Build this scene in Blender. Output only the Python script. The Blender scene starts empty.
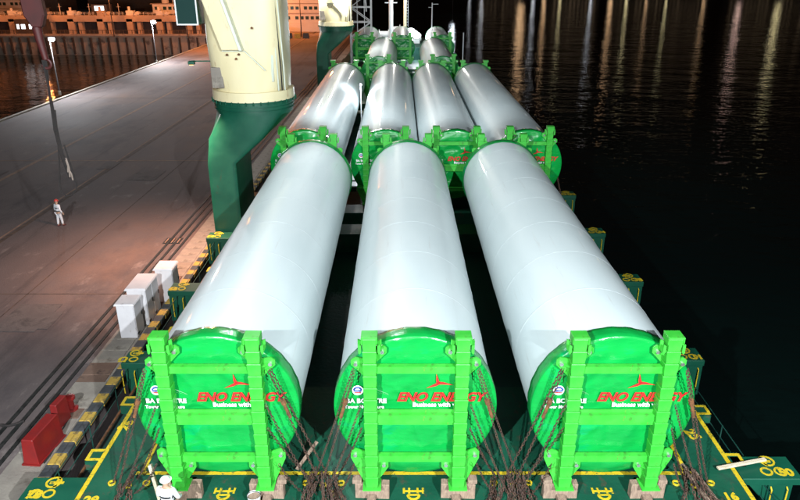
import bpy, bmesh, math, random
from mathutils import Vector, Matrix, noise
random.seed(7)
sc = bpy.context.scene
col = sc.collection
R = math.radians
# ------------------------------------------------------------------ camera
F_PX, PITCH, CAM_Z = 680.0, 22.4, 13.7
cam_d = bpy.data.cameras.new('camera'); cam = bpy.data.objects.new('camera', cam_d); col.objects.link(cam)
cam_d.sensor_width = 36; cam_d.lens = 36*F_PX/800; cam_d.clip_end = 4000; cam_d.clip_start = 0.1
cam.location = (0, 0, CAM_Z); cam.rotation_euler = (R(90-PITCH), 0, 0)
sc.camera = cam
# ------------------------------------------------------------------ world, exposure
w = bpy.data.worlds.new("World"); sc.world = w; w.use_nodes = True
nt = w.node_tree; bg = nt.nodes['Background']
sky = nt.nodes.new('ShaderNodeTexSky'); sky.sky_type = 'NISHITA'; sky.sun_disc = False
sky.sun_elevation = R(-3.0); sky.sun_rotation = R(200)
nt.links.new(sky.outputs[0], bg.inputs[0]); bg.inputs[1].default_value = 0.12
sc.view_settings.view_transform = 'Standard'; sc.view_settings.look = 'None'
sc.view_settings.gamma = 1; sc.view_settings.exposure = 0.0
sc.render.engine = 'CYCLES'
sc.cycles.use_denoising = True
sc.cycles.max_bounces = 5; sc.cycles.diffuse_bounces = 3; sc.cycles.glossy_bounces = 3
sc.cycles.sample_clamp_indirect = 4.0; sc.cycles.sample_clamp_direct = 0
WHITE = (1.0, 0.98, 0.94); COOL = (0.88, 0.95, 1.0); SODIUM = (1.0, 0.31, 0.08); WARM = (1.0, .78, .5)

def spot(name, loc, aim, power, color=WHITE, size=80, blend=.5, rad=.15):
    d = bpy.data.lights.new(name, 'SPOT'); d.energy = power; d.color = color
    d.spot_size = R(size); d.spot_blend = blend; d.shadow_soft_size = rad
    o = bpy.data.objects.new(name, d); col.objects.link(o); o.location = loc
    o.rotation_euler = (Vector(aim)-Vector(loc)).to_track_quat('-Z', 'Y').to_euler()
    return o
def point(name, loc, power, color=WHITE, rad=.15):
    d = bpy.data.lights.new(name, 'POINT'); d.energy = power; d.color = color; d.shadow_soft_size = rad
    o = bpy.data.objects.new(name, d); col.objects.link(o); o.location = loc
    return o
# floodlights on the wings of the bridge the photograph is taken from
spot('flood_beam', (-8.0, -9.0, 18.5), (-2.5, 24, 1), 66000, COOL, 74, .55, .14)
spot('flood_beam', (9.0, -9.0, 18.5), (3.5, 24, 1), 66000, COOL, 74, .55, .14)
# added fill beams at the near crane, brightening the first two rows
spot('crane_fill', (-5.6, 36.0, 17.5), (2.5, 26, 2), 6000, COOL, 100, .7, .12)
spot('crane_fill', (-5.6, 39.8, 17.5), (1.0, 60, 2), 11000, COOL, 100, .7, .12)

# ------------------------------------------------------------------ pixel helpers (800x500 photo px -> a plane of the place)
def ray(px, py):
    t = R(PITCH); u = (px-400)/F_PX; v = (py-250)/F_PX
    return Vector((u, math.cos(t)-v*math.sin(t), -math.sin(t)-v*math.cos(t)))
def onz(px, py, z=0.0):
    d = ray(px, py); k = (z-CAM_Z)/d.z; return Vector((d.x*k, d.y*k, z))
def ony(px, py, Y):
    d = ray(px, py); k = Y/d.y; return Vector((d.x*k, Y, CAM_Z+d.z*k))

# ------------------------------------------------------------------ materials
M = {}
def mat(name, c1, c2=None, scale=3.0, rough=.5, bump=.0, bscale=20.0, metal=0.0, coat=0.0, dirt=None, damt=.5, dscale=1.5,
        stretch=(1, 1, 1), emit=None, estr=0.0, rvar=.12, detail=6):
    m = bpy.data.materials.new(name); m.use_nodes = True
    t = m.node_tree; n = t.nodes; l = t.links; b = n['Principled BSDF']
    tc = n.new('ShaderNodeTexCoord'); mp = n.new('ShaderNodeMapping'); mp.inputs['Scale'].default_value = stretch
    l.new(tc.outputs['Object'], mp.inputs['Vector'])
    nz = n.new('ShaderNodeTexNoise'); nz.inputs['Scale'].default_value = scale; nz.inputs['Detail'].default_value = detail
    l.new(mp.outputs[0], nz.inputs['Vector'])
    cr = n.new('ShaderNodeValToRGB'); cr.color_ramp.elements[0].position = .35; cr.color_ramp.elements[1].position = .65
    cr.color_ramp.elements[0].color = (*c1, 1); cr.color_ramp.elements[1].color = (*(c2 or c1), 1)
    l.new(nz.outputs['Fac'], cr.inputs[0]); out = cr.outputs[0]
    if dirt:
        dn = n.new('ShaderNodeTexNoise'); dn.inputs['Scale'].default_value = dscale; dn.inputs['Detail'].default_value = 9
        dn.inputs['Roughness'].default_value = .65; l.new(mp.outputs[0], dn.inputs['Vector'])
        dr = n.new('ShaderNodeValToRGB'); dr.color_ramp.elements[0].position = 1-damt; dr.color_ramp.elements[1].position = min(1, 1-damt+.12)
        l.new(dn.outputs['Fac'], dr.inputs[0])
        mx = n.new('ShaderNodeMix'); mx.data_type = 'RGBA'; l.new(dr.outputs[0], mx.inputs[0]); l.new(out, mx.inputs[6])
        mx.inputs[7].default_value = (*dirt, 1); out = mx.outputs[2]
    l.new(out, b.inputs['Base Color'])
    mr = n.new('ShaderNodeMapRange'); mr.inputs['To Min'].default_value = max(.03, rough-rvar); mr.inputs['To Max'].default_value = min(1, rough+rvar)
    l.new(nz.outputs['Fac'], mr.inputs['Value']); l.new(mr.outputs[0], b.inputs['Roughness'])
    b.inputs['Metallic'].default_value = metal; b.inputs['Coat Weight'].default_value = coat; b.inputs['Coat Roughness'].default_value = .05; b.inputs['Specular IOR Level'].default_value = .3 if coat else .5
    if bump:
        bn = n.new('ShaderNodeTexNoise'); bn.inputs['Scale'].default_value = bscale; bn.inputs['Detail'].default_value = 6
        l.new(mp.outputs[0], bn.inputs['Vector'])
        bp = n.new('ShaderNodeBump'); bp.inputs['Strength'].default_value = bump; bp.inputs['Distance'].default_value = .05
        l.new(bn.outputs['Fac'], bp.inputs['Height']); l.new(bp.outputs[0], b.inputs['Normal'])
    if emit:
        b.inputs['Emission Color'].default_value = (*emit, 1); b.inputs['Emission Strength'].default_value = estr
    M[name] = m; return m
mat('tube_white', (.61, .695, .70), (.66, .74, .74), scale=.7, rough=.46, coat=.32, bump=.012, bscale=1.2, dirt=(.50, .59, .60), damt=.33, dscale=.8, stretch=(1, .35, 1), rvar=.06)
mat('weld', (.50, .565, .575), (.60, .66, .665), scale=5, rough=.5)
mat('frame_green', (.03, .38, .03), (.05, .46, .045), scale=2.5, rough=.42, bump=.08, bscale=9, dirt=(.045, .20, .025), damt=.42, dscale=4)
mat('tarp_green', (.003, .25, .04), (.005, .33, .05), scale=.9, rough=.27, bump=1.0, bscale=2.0, dirt=(.0, .29, .10), damt=.44, dscale=.9, coat=.25, stretch=(.55, 1, 1.4))
mat('tarp_far', (.004, .20, .04), (.006, .26, .05), scale=.9, rough=.33, bump=.6, bscale=2.6, dirt=(.0, .22, .08), damt=.45, dscale=.8)
mat('deck_green', (.003, .065, .034), (.005, .085, .044), scale=.8, rough=.55, bump=.25, bscale=7, dirt=(.012, .055, .035), damt=.45, dscale=1.2)
mat('deck_dark', (.003, .04, .03), (.006, .055, .04), scale=.8, rough=.6, bump=.3, bscale=6, dirt=(.04, .03, .02), damt=.40, dscale=2)
mat('steel_green', (.003, .066, .038), (.005, .085, .046), scale=1.2, rough=.45, bump=.12, bscale=3, dirt=(.002, .07, .04), damt=.42, dscale=1.1)
mat('yellow', (.56, .40, .01), (.64, .47, .02), scale=5, rough=.6, dirt=(.12, .13, .03), damt=.45, dscale=7)
mat('cream', (.72, .63, .38), (.77, .69, .44), scale=.8, rough=.42, bump=.1, bscale=2.5, dirt=(.60, .42, .20), damt=.37, dscale=1.3, stretch=(1, 1, .5))
mat('cream_white', (.62, .68, .58), (.70, .74, .64), scale=1, rough=.4, dirt=(.45, .35, .2), damt=.3)
mat('rust', (.22, .085, .03), (.10, .045, .02), scale=6, rough=.85, bump=.4, bscale=30)
mat('chain', (.11, .055, .035), (.045, .03, .025), scale=9, rough=.75, metal=.2)
mat('timber', (.36, .25, .18), (.22, .15, .11), scale=6, rough=.85, bump=.4, bscale=25, stretch=(6, 1, 1))
mat('timber_pale', (.70, .62, .46), (.55, .46, .32), scale=6, rough=.8, bump=.3, bscale=25)
mat('asphalt', (.095, .074, .072), (.135, .104, .099), scale=.25, rough=.86, bump=.35, bscale=14, dirt=(.058, .046, .048), damt=.50, dscale=.16, stretch=(1, .45, 1), rvar=.1, detail=9)
def wear(m, c, sc_, st, lo, hi):      # worn patches and tyre tracks laid over a material
    t = M[m].node_tree; n = t.nodes; l = t.links; b = n['Principled BSDF']; src = b.inputs['Base Color'].links[0].from_socket
    tc = n.new('ShaderNodeTexCoord'); mp = n.new('ShaderNodeMapping'); mp.inputs['Scale'].default_value = st; l.new(tc.outputs['Object'], mp.inputs[0])
    nz = n.new('ShaderNodeTexNoise'); nz.inputs['Scale'].default_value = sc_; nz.inputs['Detail'].default_value = 10; nz.inputs['Roughness'].default_value = .7; l.new(mp.outputs[0], nz.inputs[0])
    cr = n.new('ShaderNodeValToRGB'); cr.color_ramp.elements[0].position = lo; cr.color_ramp.elements[1].position = hi; l.new(nz.outputs['Fac'], cr.inputs[0])
    mx = n.new('ShaderNodeMix'); mx.data_type = 'RGBA'; l.new(cr.outputs[0], mx.inputs[0]); l.new(src, mx.inputs[6]); mx.inputs[7].default_value = (*c, 1); l.new(mx.outputs[2], b.inputs['Base Color'])
mat('concrete', (.20, .175, .15), (.27, .24, .20), scale=1.2, rough=.85, bump=.3, bscale=12, dirt=(.11, .09, .07), damt=.45, dscale=.9)
mat('concrete_brown', (.12, .07, .05), (.17, .105, .075), scale=1.2, rough=.85, bump=.3, bscale=12, dirt=(.05, .03, .025), damt=.45, dscale=1.4)
mat('joint', (.04, .028, .024), (.10, .065, .045), scale=3, rough=.9)
mat('joint_rusty', (.20, .12, .08), (.30, .19, .13), scale=3, rough=.9)
mat('patch', (.085, .070, .068), (.12, .10, .095), scale=.9, rough=.9, bump=.3, bscale=14, dirt=(.06, .05, .048), damt=.5, dscale=.8)
mat('rail_dark', (.012, .014, .013), (.03, .03, .028), scale=5, rough=.6, metal=.3)
mat('kerb_black', (.03, .033, .036), (.055, .06, .065), scale=4, rough=.75, dirt=(.13, .12, .1), damt=.38, dscale=5)
mat('kerb_yellow', (.38, .24, .04), (.47, .31, .05), scale=4, rough=.8, dirt=(.12, .09, .05), damt=.47, dscale=5)
mat('cabinet', (.56, .54, .55), (.62, .60, .61), scale=1.5, rough=.45, dirt=(.42, .40, .38), damt=.35, dscale=2)
mat('vent_dark', (.03, .03, .03), rough=.7)
mat('red_paint', (.22, .011, .010), (.16, .010, .010), scale=2, rough=.45, dirt=(.20, .02, .015), damt=.38, dscale=2.5)
mat('hook_red', (.06, .006, .005), (.04, .005, .004), scale=2, rough=.6)
mat('rope', (.010, .008, .008), (.022, .016, .014), scale=12, rough=.9)
mat('rope_pale', (.22, .17, .14), rough=.9)
mat('white_paint', (.72, .74, .76), (.78, .80, .82), scale=2, rough=.4, dirt=(.4, .33, .28), damt=.32)
mat('bolt', (.80, .80, .80), rough=.25, metal=.9)
mat('print_red', (.62, .02, .02), rough=.4)
mat('print_white', (.80, .82, .82), rough=.4)
mat('print_blue', (.02, .04, .30), rough=.4)
mat('glass_dark', (.02, .05, .045), rough=.08, coat=.5)
mat('wharf_stone', (.34, .25, .20), (.44, .33, .26), scale=.4, rough=.85, dirt=(.16, .11, .09), damt=.45, dscale=.4)
mat('wharf_dark', (.035, .03, .03), (.06, .05, .05), scale=.5, rough=.9)
mat('ferry_white', (.55, .50, .48), (.62, .57, .54), scale=.5, rough=.5)
mat('hull_dark', (.012, .02, .02), (.02, .035, .03), scale=.5, rough=.6)
mat('hivis', (.85, .30, .05), rough=.8); mat('shirt', (.72, .72, .74), (.6, .6, .62), rough=.85); mat('trousers', (.05, .055, .07), rough=.85)
mat('pants_pale', (.60, .60, .62), rough=.85)
mat('skin', (.45, .27, .18), rough=.55); mat('helmet_white', (.8, .8, .8), rough=.3); mat('helmet_red', (.5, .05, .04), rough=.35); mat('boot', (.08, .02, .02), rough=.6)
mat('reflect', (.7, .7, .7), rough=.3)
mat('lamp_white', (1, 1, 1), emit=(.85, .92, 1.0), estr=60)
mat('lamp_warm', (1, 1, 1), emit=(1, .86, .6), estr=40)
mat('lamp_sodium', (1, .5, .2), emit=(1, .42, .12), estr=6)
mat('window_lit', (.8, .8, .8), emit=(.85, .95, 1.0), estr=2.2)
mat('window_warm', (.8, .7, .5), emit=(1, .6, .3), estr=30)
mat('window_city', (.8, .7, .5), emit=(1, .7, .42), estr=.35)
mat('city_wall', (.08, .07, .07), (.12, .11, .10), rough=.9)

wear('deck_green', (.07, .055, .035), 2.6, (1, .6, 1), .56, .68)
wear('frame_green', (.16, .10, .04), 6.5, (1, 1, .5), .62, .70)
wear('steel_green', (.06, .035, .02), 2.4, (1, 1, .3), .63, .72)
wear('cream', (.40, .22, .09), 1.6, (1.6, 1.6, .35), .61, .74)
wear('cabinet', (.24, .20, .17), 3.0, (1, 1, .4), .60, .72)
wear('red_paint', (.11, .02, .015), 4.0, (1, 1, .6), .58, .68)
wear('tube_white', (.46, .46, .43), 2.2, (2.5, .12, 2.5), .60, .84)
wear('asphalt', (.20, .165, .155), .9, (1, .5, 1), .60, .74)
wear('asphalt', (.045, .036, .036), .5, (2.2, .12, 1), .56, .70)
wear('asphalt', (.15, .095, .075), .12, (1, .8, 1), .50, .72)

def water_mat():
    m = bpy.data.materials.new('water'); m.use_nodes = True; t = m.node_tree; n = t.nodes; l = t.links; b = n['Principled BSDF']
    b.inputs['Base Color'].default_value = (.0025, .0075, .0065, 1); b.inputs['Roughness'].default_value = .06; b.inputs['IOR'].default_value = 1.33
    tc = n.new('ShaderNodeTexCoord'); prev = None
    for sx, sy, s, dist in ((.30, 1.0, .6, .055), (.45, 1.6, 1.9, .03), (.8, 1.0, .11, .30), (.7, 1.0, .035, .36)):
        mp = n.new('ShaderNodeMapping'); mp.inputs['Scale'].default_value = (sx, sy, 1); l.new(tc.outputs['Object'], mp.inputs[0])
        nz = n.new('ShaderNodeTexNoise'); nz.inputs['Scale'].default_value = s; nz.inputs['Detail'].default_value = 3 if s > .2 else 5; nz.inputs['Roughness'].default_value = .5 if s > .2 else .62; l.new(mp.outputs[0], nz.inputs[0])
        bp = n.new('ShaderNodeBump'); bp.inputs['Strength'].default_value = 1; bp.inputs['Distance'].default_value = dist
        l.new(nz.outputs['Fac'], bp.inputs['Height'])
        if prev: l.new(prev.outputs[0], bp.inputs['Normal'])
        prev = bp
    l.new(prev.outputs[0], b.inputs['Normal']); M['water'] = m
water_mat()

# ------------------------------------------------------------------ mesh building
class MB:
    def __init__(s): s.v = []; s.f = []
    def add(s, vs, fs):
        k = len(s.v); s.v += [tuple(p) for p in vs]; s.f += [tuple(i+k for i in f) for f in fs]; return s
    def box(s, c, d, rz=0, top=1.0, topy=None):
        hx, hy, hz = d[0]/2, d[1]/2, d[2]/2; cs, sn = math.cos(rz), math.sin(rz); vs = []; topy = top if topy is None else topy
        for z, k, ky in ((-hz, 1, 1), (hz, top, topy)):
            for x, y in ((-hx*k, -hy*ky), (hx*k, -hy*ky), (hx*k, hy*ky), (-hx*k, hy*ky)):
                vs.append((c[0]+x*cs-y*sn, c[1]+x*sn+y*cs, c[2]+z))
        return s.add(vs, [(3, 2, 1, 0), (4, 5, 6, 7), (0, 1, 5, 4), (1, 2, 6, 5), (2, 3, 7, 6), (3, 0, 4, 7)])
    def prism(s, pts, d):           # closed 3D polygon pushed along the vector d
        n = len(pts); d = Vector(d); a = [Vector(p) for p in pts]; b = [p+d for p in a]
        return s.add(a+b, [tuple(range(n-1, -1, -1)), tuple(range(n, 2*n))]+[(i, (i+1) % n, n+(i+1) % n, n+i) for i in range(n)])
    def tube(s, path, r, n=8, cap=True):
        path = [Vector(p) for p in path]; rings = []; rr = r if isinstance(r, (list, tuple)) else [r]*len(path); k = len(s.v); up = None
        for i, p in enumerate(path):
            t = (path[min(i+1, len(path)-1)]-path[max(i-1, 0)]).normalized()
            if up is None: up = t.orthogonal().normalized()
            up = (up-t*up.dot(t)); up = up.normalized() if up.length > 1e-5 else t.orthogonal().normalized()
            sd = t.cross(up)
            for j in range(n):
                a = 2*math.pi*j/n; s.v.append(tuple(p+(up*math.cos(a)+sd*math.sin(a))*rr[i]))
        for i in range(len(path)-1):
            for j in range(n):
                s.f.append((k+i*n+j, k+i*n+(j+1) % n, k+(i+1)*n+(j+1) % n, k+(i+1)*n+j))
        if cap:
            s.f.append(tuple(k+j for j in range(n-1, -1, -1))); s.f.append(tuple(k+(len(path)-1)*n+j for j in range(n)))
        return s
    def cyl(s, p0, p1, r0, r1=None, n=16): return s.tube([p0, p1], [r0, r0 if r1 is None else r1], n)
    def ring(s, c, r, w, h, a0=0, a1=360, n=24, flat=True):  # flat ring lying in XY
        full = a1-a0 >= 360; m = n if full else n+1; k = len(s.v)
        for i in range(m):
            a = R(a0+(a1-a0)*i/n); ca, sa = math.cos(a), math.sin(a)
            for rr, z in ((r-w/2, 0), (r+w/2, 0), (r+w/2, h), (r-w/2, h)): s.v.append((c[0]+rr*ca, c[1]+rr*sa, c[2]+z))
        for i in range(n):
            a = k+i*4; b = k+((i+1) % m)*4
            for q in range(4): s.f.append((a+q, b+q, b+(q+1) % 4, a+(q+1) % 4))
        if not full: s.f.append((k, k+3, k+2, k+1)); e = k+(m-1)*4; s.f.append((e, e+1, e+2, e+3))
        return s
    def sphere(s, c, r, n=12, m=8, sq=(1, 1, 1)):
        k = len(s.v); s.v.append((c[0], c[1], c[2]+r*sq[2]))
        for i in range(1, m):
            for j in range(n):
                a, b = math.pi*i/m, 2*math.pi*j/n
                s.v.append((c[0]+r*sq[0]*math.sin(a)*math.cos(b), c[1]+r*sq[1]*math.sin(a)*math.sin(b), c[2]+r*sq[2]*math.cos(a)))
        s.v.append((c[0], c[1], c[2]-r*sq[2])); e = len(s.v)-1
        for j in range(n): s.f.append((k, k+1+j, k+1+(j+1) % n)); s.f.append((e, e-n+(j+1) % n, e-n+j))
        for i in range(m-2):
            for j in range(n):
                a = k+1+i*n; s.f.append((a+j, a+n+j, a+n+(j+1) % n, a+(j+1) % n))
        return s
    def mesh(s, name, m, smooth=False, bevel=0):
        me = bpy.data.meshes.new(name); me.from_pydata(s.v, [], s.f); me.update()
        bm = bmesh.new(); bm.from_mesh(me); bmesh.ops.recalc_face_normals(bm, faces=bm.faces)
        if bevel: bmesh.ops.bevel(bm, geom=[e for e in bm.edges if e.is_manifold and e.calc_face_angle(0) > .5], offset=bevel, segments=1, affect='EDGES', clamp_overlap=True)
        bm.to_mesh(me); bm.free()
        me.materials.append(M[m] if isinstance(m, str) else m)
        if smooth:
            me.shade_smooth(); me.set_sharp_from_angle(angle=R(35))
        return me
    def build(s, name, m, parent=None, loc=(0, 0, 0), rot=(0, 0, 0), smooth=False, bevel=0):
        return put(name, s.mesh(name, m, smooth, bevel), parent, loc, rot)
def put(name, me, parent=None, loc=(0, 0, 0), rot=(0, 0, 0)):
    o = bpy.data.objects.new(name, me); col.objects.link(o); o.parent = parent; o.location = loc; o.rotation_euler = rot; return o
def tag(o, label=None, cat=None, group=None, kind=None):
    if label: o['label'] = label
    if cat: o['category'] = cat
    if group: o['group'] = group
    if kind: o['kind'] = kind
    return o
def thing(name, label, cat, loc=(0, 0, 0), rz=0, group=None):
    o = bpy.data.objects.new(name, None); col.objects.link(o); o.location = loc; o.rotation_euler = (0, 0, rz); o.empty_display_size = .2
    return tag(o, label, cat, group)
def struct(o): o['kind'] = 'structure'; return o
def kids(o): return [c for c in bpy.data.objects if c.parent is o]
def dup(root, loc, rz=0, label=None, parent=None):
    tree = {}
    for o in bpy.data.objects:
        if o.parent: tree.setdefault(o.parent.name, []).append(o)
    def rec(o, par):
        c = o.copy(); col.objects.link(c)
        if par: c.parent = par
        for ch in tree.get(o.name, []): rec(ch, c)
        return c
    c = rec(root, parent); c.location = loc; c.rotation_euler = (0, 0, rz)
    if label: c['label'] = label
    return c
def text_mesh(body, size, ext=.004, shear=0.0, bold=0.0, m='yellow', align='LEFT'):
    cu = bpy.data.curves.new('lettering', 'FONT'); cu.body = body; cu.size = size; cu.extrude = ext; cu.shear = shear; cu.offset = bold
    cu.align_x = align; cu.resolution_u = 3
    o = bpy.data.objects.new('lettering', cu); col.objects.link(o); bpy.context.view_layer.update()
    me = bpy.data.meshes.new_from_object(o.evaluated_get(bpy.context.evaluated_depsgraph_get()))
    bpy.data.objects.remove(o); me.materials.clear(); me.materials.append(M[m]); return me

# ================================================================== THE SETTING
# water
mb = MB(); mb.add([(-900, -300, 0), (2200, -300, 0), (2200, 2500, 0), (-900, 2500, 0)], [(0, 1, 2, 3)])
struct(mb.build('water', 'water', loc=(0, 0, -6)))
CX = .42; DL, DR = -9.05, 9.9
HL, HR = -10.35, 10.75
# hull and side decks
mb = MB()
prof = [(-25, HL, HR), (128, HL, HR), (140, -7.2, 7.6), (150, -3.2, 3.8), (156, .2, .6)]
L = [(a, y) for y, a, b in prof]; Rr = [(b, y) for y, a, b in prof][::-1]; poly = L+Rr
mb.prism([(x, y, -6.4) for x, y in poly], (0, 0, 5.1))
hull = struct(mb.build('ship_hull', 'hull_dark'))
mb = MB(); mb.prism([(x*.985+.005, y, -1.296) for x, y in poly], (0, 0, .02)); struct(mb.build('side_deck', 'deck_dark'))
# hatch covers: raised panels with a joint every 13 m
ys = [-12, 2, 8.7, 20.5]
for i in range(len(ys)-1):
    a, b = ys[i]+.03, ys[i+1]-.03
    mb = MB(); mb.box(((DL+DR)/2, (a+b)/2, -.62), (DR-DL+.12, b-a, 1.24))
    o = mb.build('hatch_cover', 'deck_green'); struct(o)
mb = MB(); mb.prism([(-8.5, 125, -1.27), (8.9, 125, -1.27), (6.6, 140, -1.27), (3.1, 149, -1.27), (.5, 153, -1.27), (0, 153, -1.27), (-2.6, 149, -1.27), (-6.2, 140, -1.27)], (0, 0, 2.2))
struct(mb.build('forecastle_deck', 'deck_dark'))
# beyond the first covers a deck lowered and darkened puts in the shade between sections, with narrow coamings along both sides
mb = MB(); mb.box(((DL+DR)/2, 72.5, -1.2), (DR-DL-1.6, 104, .16)); struct(mb.build('shade_deck', 'deck_dark'))
for xx in (DL+.36, DR-.36):
    mb = MB(); mb.box((xx, 72.5, -.62), (.84, 103.7, 1.24)); struct(mb.build('hatch_coaming', 'deck_green'))
for yy in (36.4, 40.0, 71.0, 76.5, 100.5, 105):
    mb = MB(); mb.box((CX, yy, -.62), (DR-DL-1.7, 1.6, 1.22)); struct(mb.build('deck_beam', 'deck_green'))
# painted markings on the hatch covers
mk = MB()
for x in (DL+.02, DR-.02): mk.box((x, 40, .006), (.13, 110, .008))
mk.box((CX, 16.0, .006), (DR-DL-2.6, .13, .008))
for sx in (-1, 1):
    mk.prism([(CX+sx*8.0-.07, 16.1, .002), (CX+sx*8.0+.07, 16.1, .002), (CX+sx*8.25+.07, 22, .002), (CX+sx*8.25-.07, 22, .002)], (0, 0, .008))
struct(mk.build('deck_line', 'yellow'))
def fork(x, y):
    m_ = MB(); m_.box((x, y+.10, .006), (.56, .07, .008))
    for dx in (-.27, -.12, .12, .27): m_.box((x+dx, y+.12, .007), (.06, .22, .008))
    m_.ring((x, y-.06, .003), .16, .075, .012, 180, 360, 12); m_.box((x, y-.05, .0075), (.34, .06, .009))
    struct(m_.build('deck_marking', 'yellow'))
for x in (-4.98, .38, 5.75): fork(x, 15.15)
def dmark(x, y, s):
    m_ = MB(); m_.box((x, y, .012), (.42, .10, .012)); m_.box((x, y+.42, .012), (.42, .10, .012)); m_.box((x+s*.2, y+.21, .0125), (.10, .5, .013))
    struct(m_.build('deck_marking', 'yellow'))
for x, s, ymks in ((DL-.22, -1, (16.6, 19.4, 24.4, 30.5)), (DR+.22, 1, (16.4, 18.9, 24.4, 30.5))):
    for y in ymks:
        pb = MB(); pb.box((x, y+.2, -.15), (.44, .62, .3)); struct(pb.build('edge_plate', 'deck_green'))
        dmark(x, y, s)
for body, x, y, rz, sz in (('26', DL+.25, 18.0, R(78), .5), ('29', DL+.2, 14.75, 0, .42), ('25', DR-.8, 18.0, R(-75), .5), ('16', DR-.8, 14.9, 0, .4),
                           ('1', -2.0, 15.0, 0, .35), ('19', 1.7, 14.55, 0, .42), ('20', 7.2, 14.55, 0, .42), ('18', -6.3, 14.5, 0, .42), ('7', -.9, 14.6, 0, .4), ('27', DL+.3, 24.4, R(80), .5)):
    o = put('deck_number', text_mesh(body, sz, bold=.02), None, (x, y, .008), (0, 0, rz)); struct(o)

# quay (pier) to port, slightly skewed to the ship
QZ = -1.5; QA = R(-0.75)
def qx(x0, Y): return x0 + math.tan(-QA)*(Y-22)
quay = MB(); quay.prism([(qx(-11.2, -30), -30, -6.5), (qx(-11.2, 200), 200, -6.5), (qx(-44.3, 200), 200, -6.5), (qx(-43.6, -30), -30, -6.5)], (0, 0, 5.0-.003))
quay = struct(quay.build('quay', 'asphalt'))
PIERX = -44
def strip(name, x0, x1, y0, y1, z0, h, m, parent=quay):
    s_ = MB(); s_.prism([(qx(x0, y0), y0, z0), (qx(x1, y0), y0, z0), (qx(x1, y1), y1, z0), (qx(x0, y1), y1, z0)], (0, 0, h)); return s_.build(name, m, parent)
strip('quay_apron', -12.95, -11.21, -10, 190, QZ-.05, .055, 'concrete')
# joints running the length of the pier
for xj, wj, mj in ((-24.4, .30, 'joint'), (-24.72, .12, 'joint_rusty'), (-31.6, .34, 'joint_rusty'), (-19.0, .05, 'joint')):
    strip('pavement_joint', xj-wj/2, xj+wj/2, -10, 190, QZ-.02, .026, mj)
jb = strip('painted_line', -43, -13.9, 57.0, 57.12, QZ-.02, .027, 'joint_rusty')
strip('pavement_joint', -43, -13.9, 31.0, 31.06, QZ-.02, .026, 'joint')
strip('pavement_joint', -43, -13.9, 88.0, 88.12, QZ-.02, .026, 'joint')
# crane rail and cable slots
for xr in (-13.25, -13.72, -14.15): strip('crane_rail', xr-.07, xr+.07, -10, 190, QZ-.02, .06, 'rail_dark')
strip('basin_kerb', -44.2, -43.8, -10, 192, QZ-.1, .25, 'concrete')
# slabs of the apron
slab = MB(); slab.box((0, 0, 0), (1.15, .92, .05)); slab_me = slab.mesh('concrete_slab', 'concrete', bevel=.012)
slab_b = MB(); slab_b.box((0, 0, 0), (1.15, .92, .05)); slab_bme = slab_b.mesh('concrete_slab', 'concrete_brown', bevel=.012)
y = 19.2
i = 0
while y < 62:
    brown = 21.0 < y < 24.5 or 29 < y < 33
    put('concrete_slab', slab_bme if brown else slab_me, quay, (qx(-12.35, y)+random.uniform(-.01, .01), y, QZ+.012+random.uniform(0, .008)), (0, 0, -QA+random.uniform(-.006, .006)))
    y += .96; i += 1
rp = random.Random(21)
for k in range(9):
    yy = rp.uniform(24, 60); xx = rp.uniform(-38, -16)
    m_ = MB(); m_.box((0, 0, 0), (rp.uniform(1.2, 3.0), rp.uniform(1.2, 4), .006)); m_.build('repair_patch', 'patch', quay, (xx, yy, QZ+.008+.0022*k), (0, 0, rp.uniform(-.03, .03)))
# hazard kerb, one painted length after another
kb = MB(); kb.box((0, 0, 0), (.42, .565, .22)); kby = kb.mesh('kerb_block', 'kerb_yellow', bevel=.02)
kb = MB(); kb.box((0, 0, 0), (.42, .565, .22)); kbb = kb.mesh('kerb_block', 'kerb_black', bevel=.02)
y = 13.0; i = 0
while y < 60:
    put('kerb_block', kby if i % 2 else kbb, quay, (qx(-11.33, y), y, QZ+.10), (0, 0, -QA)); y += .58; i += 1
strip('kerb', -11.53, -11.13, 60, 190, QZ, .2, 'kerb_black')
# drain frame and faint stain plates on the pier
p = onz(173, 241, QZ)
m_ = MB(); m_.box((0, 0, 0), (1.0, .9, .03)); dr = m_.build('drain_cover', 'rail_dark', quay, (p.x, p.y, QZ+.012))
m_ = MB(); [m_.box((-.36+.18*k, 0, 0), (.07, .7, .03)) for k in range(5)]; m_.build('grate_bar', 'joint_rusty', dr, (0, 0, .01))

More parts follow.
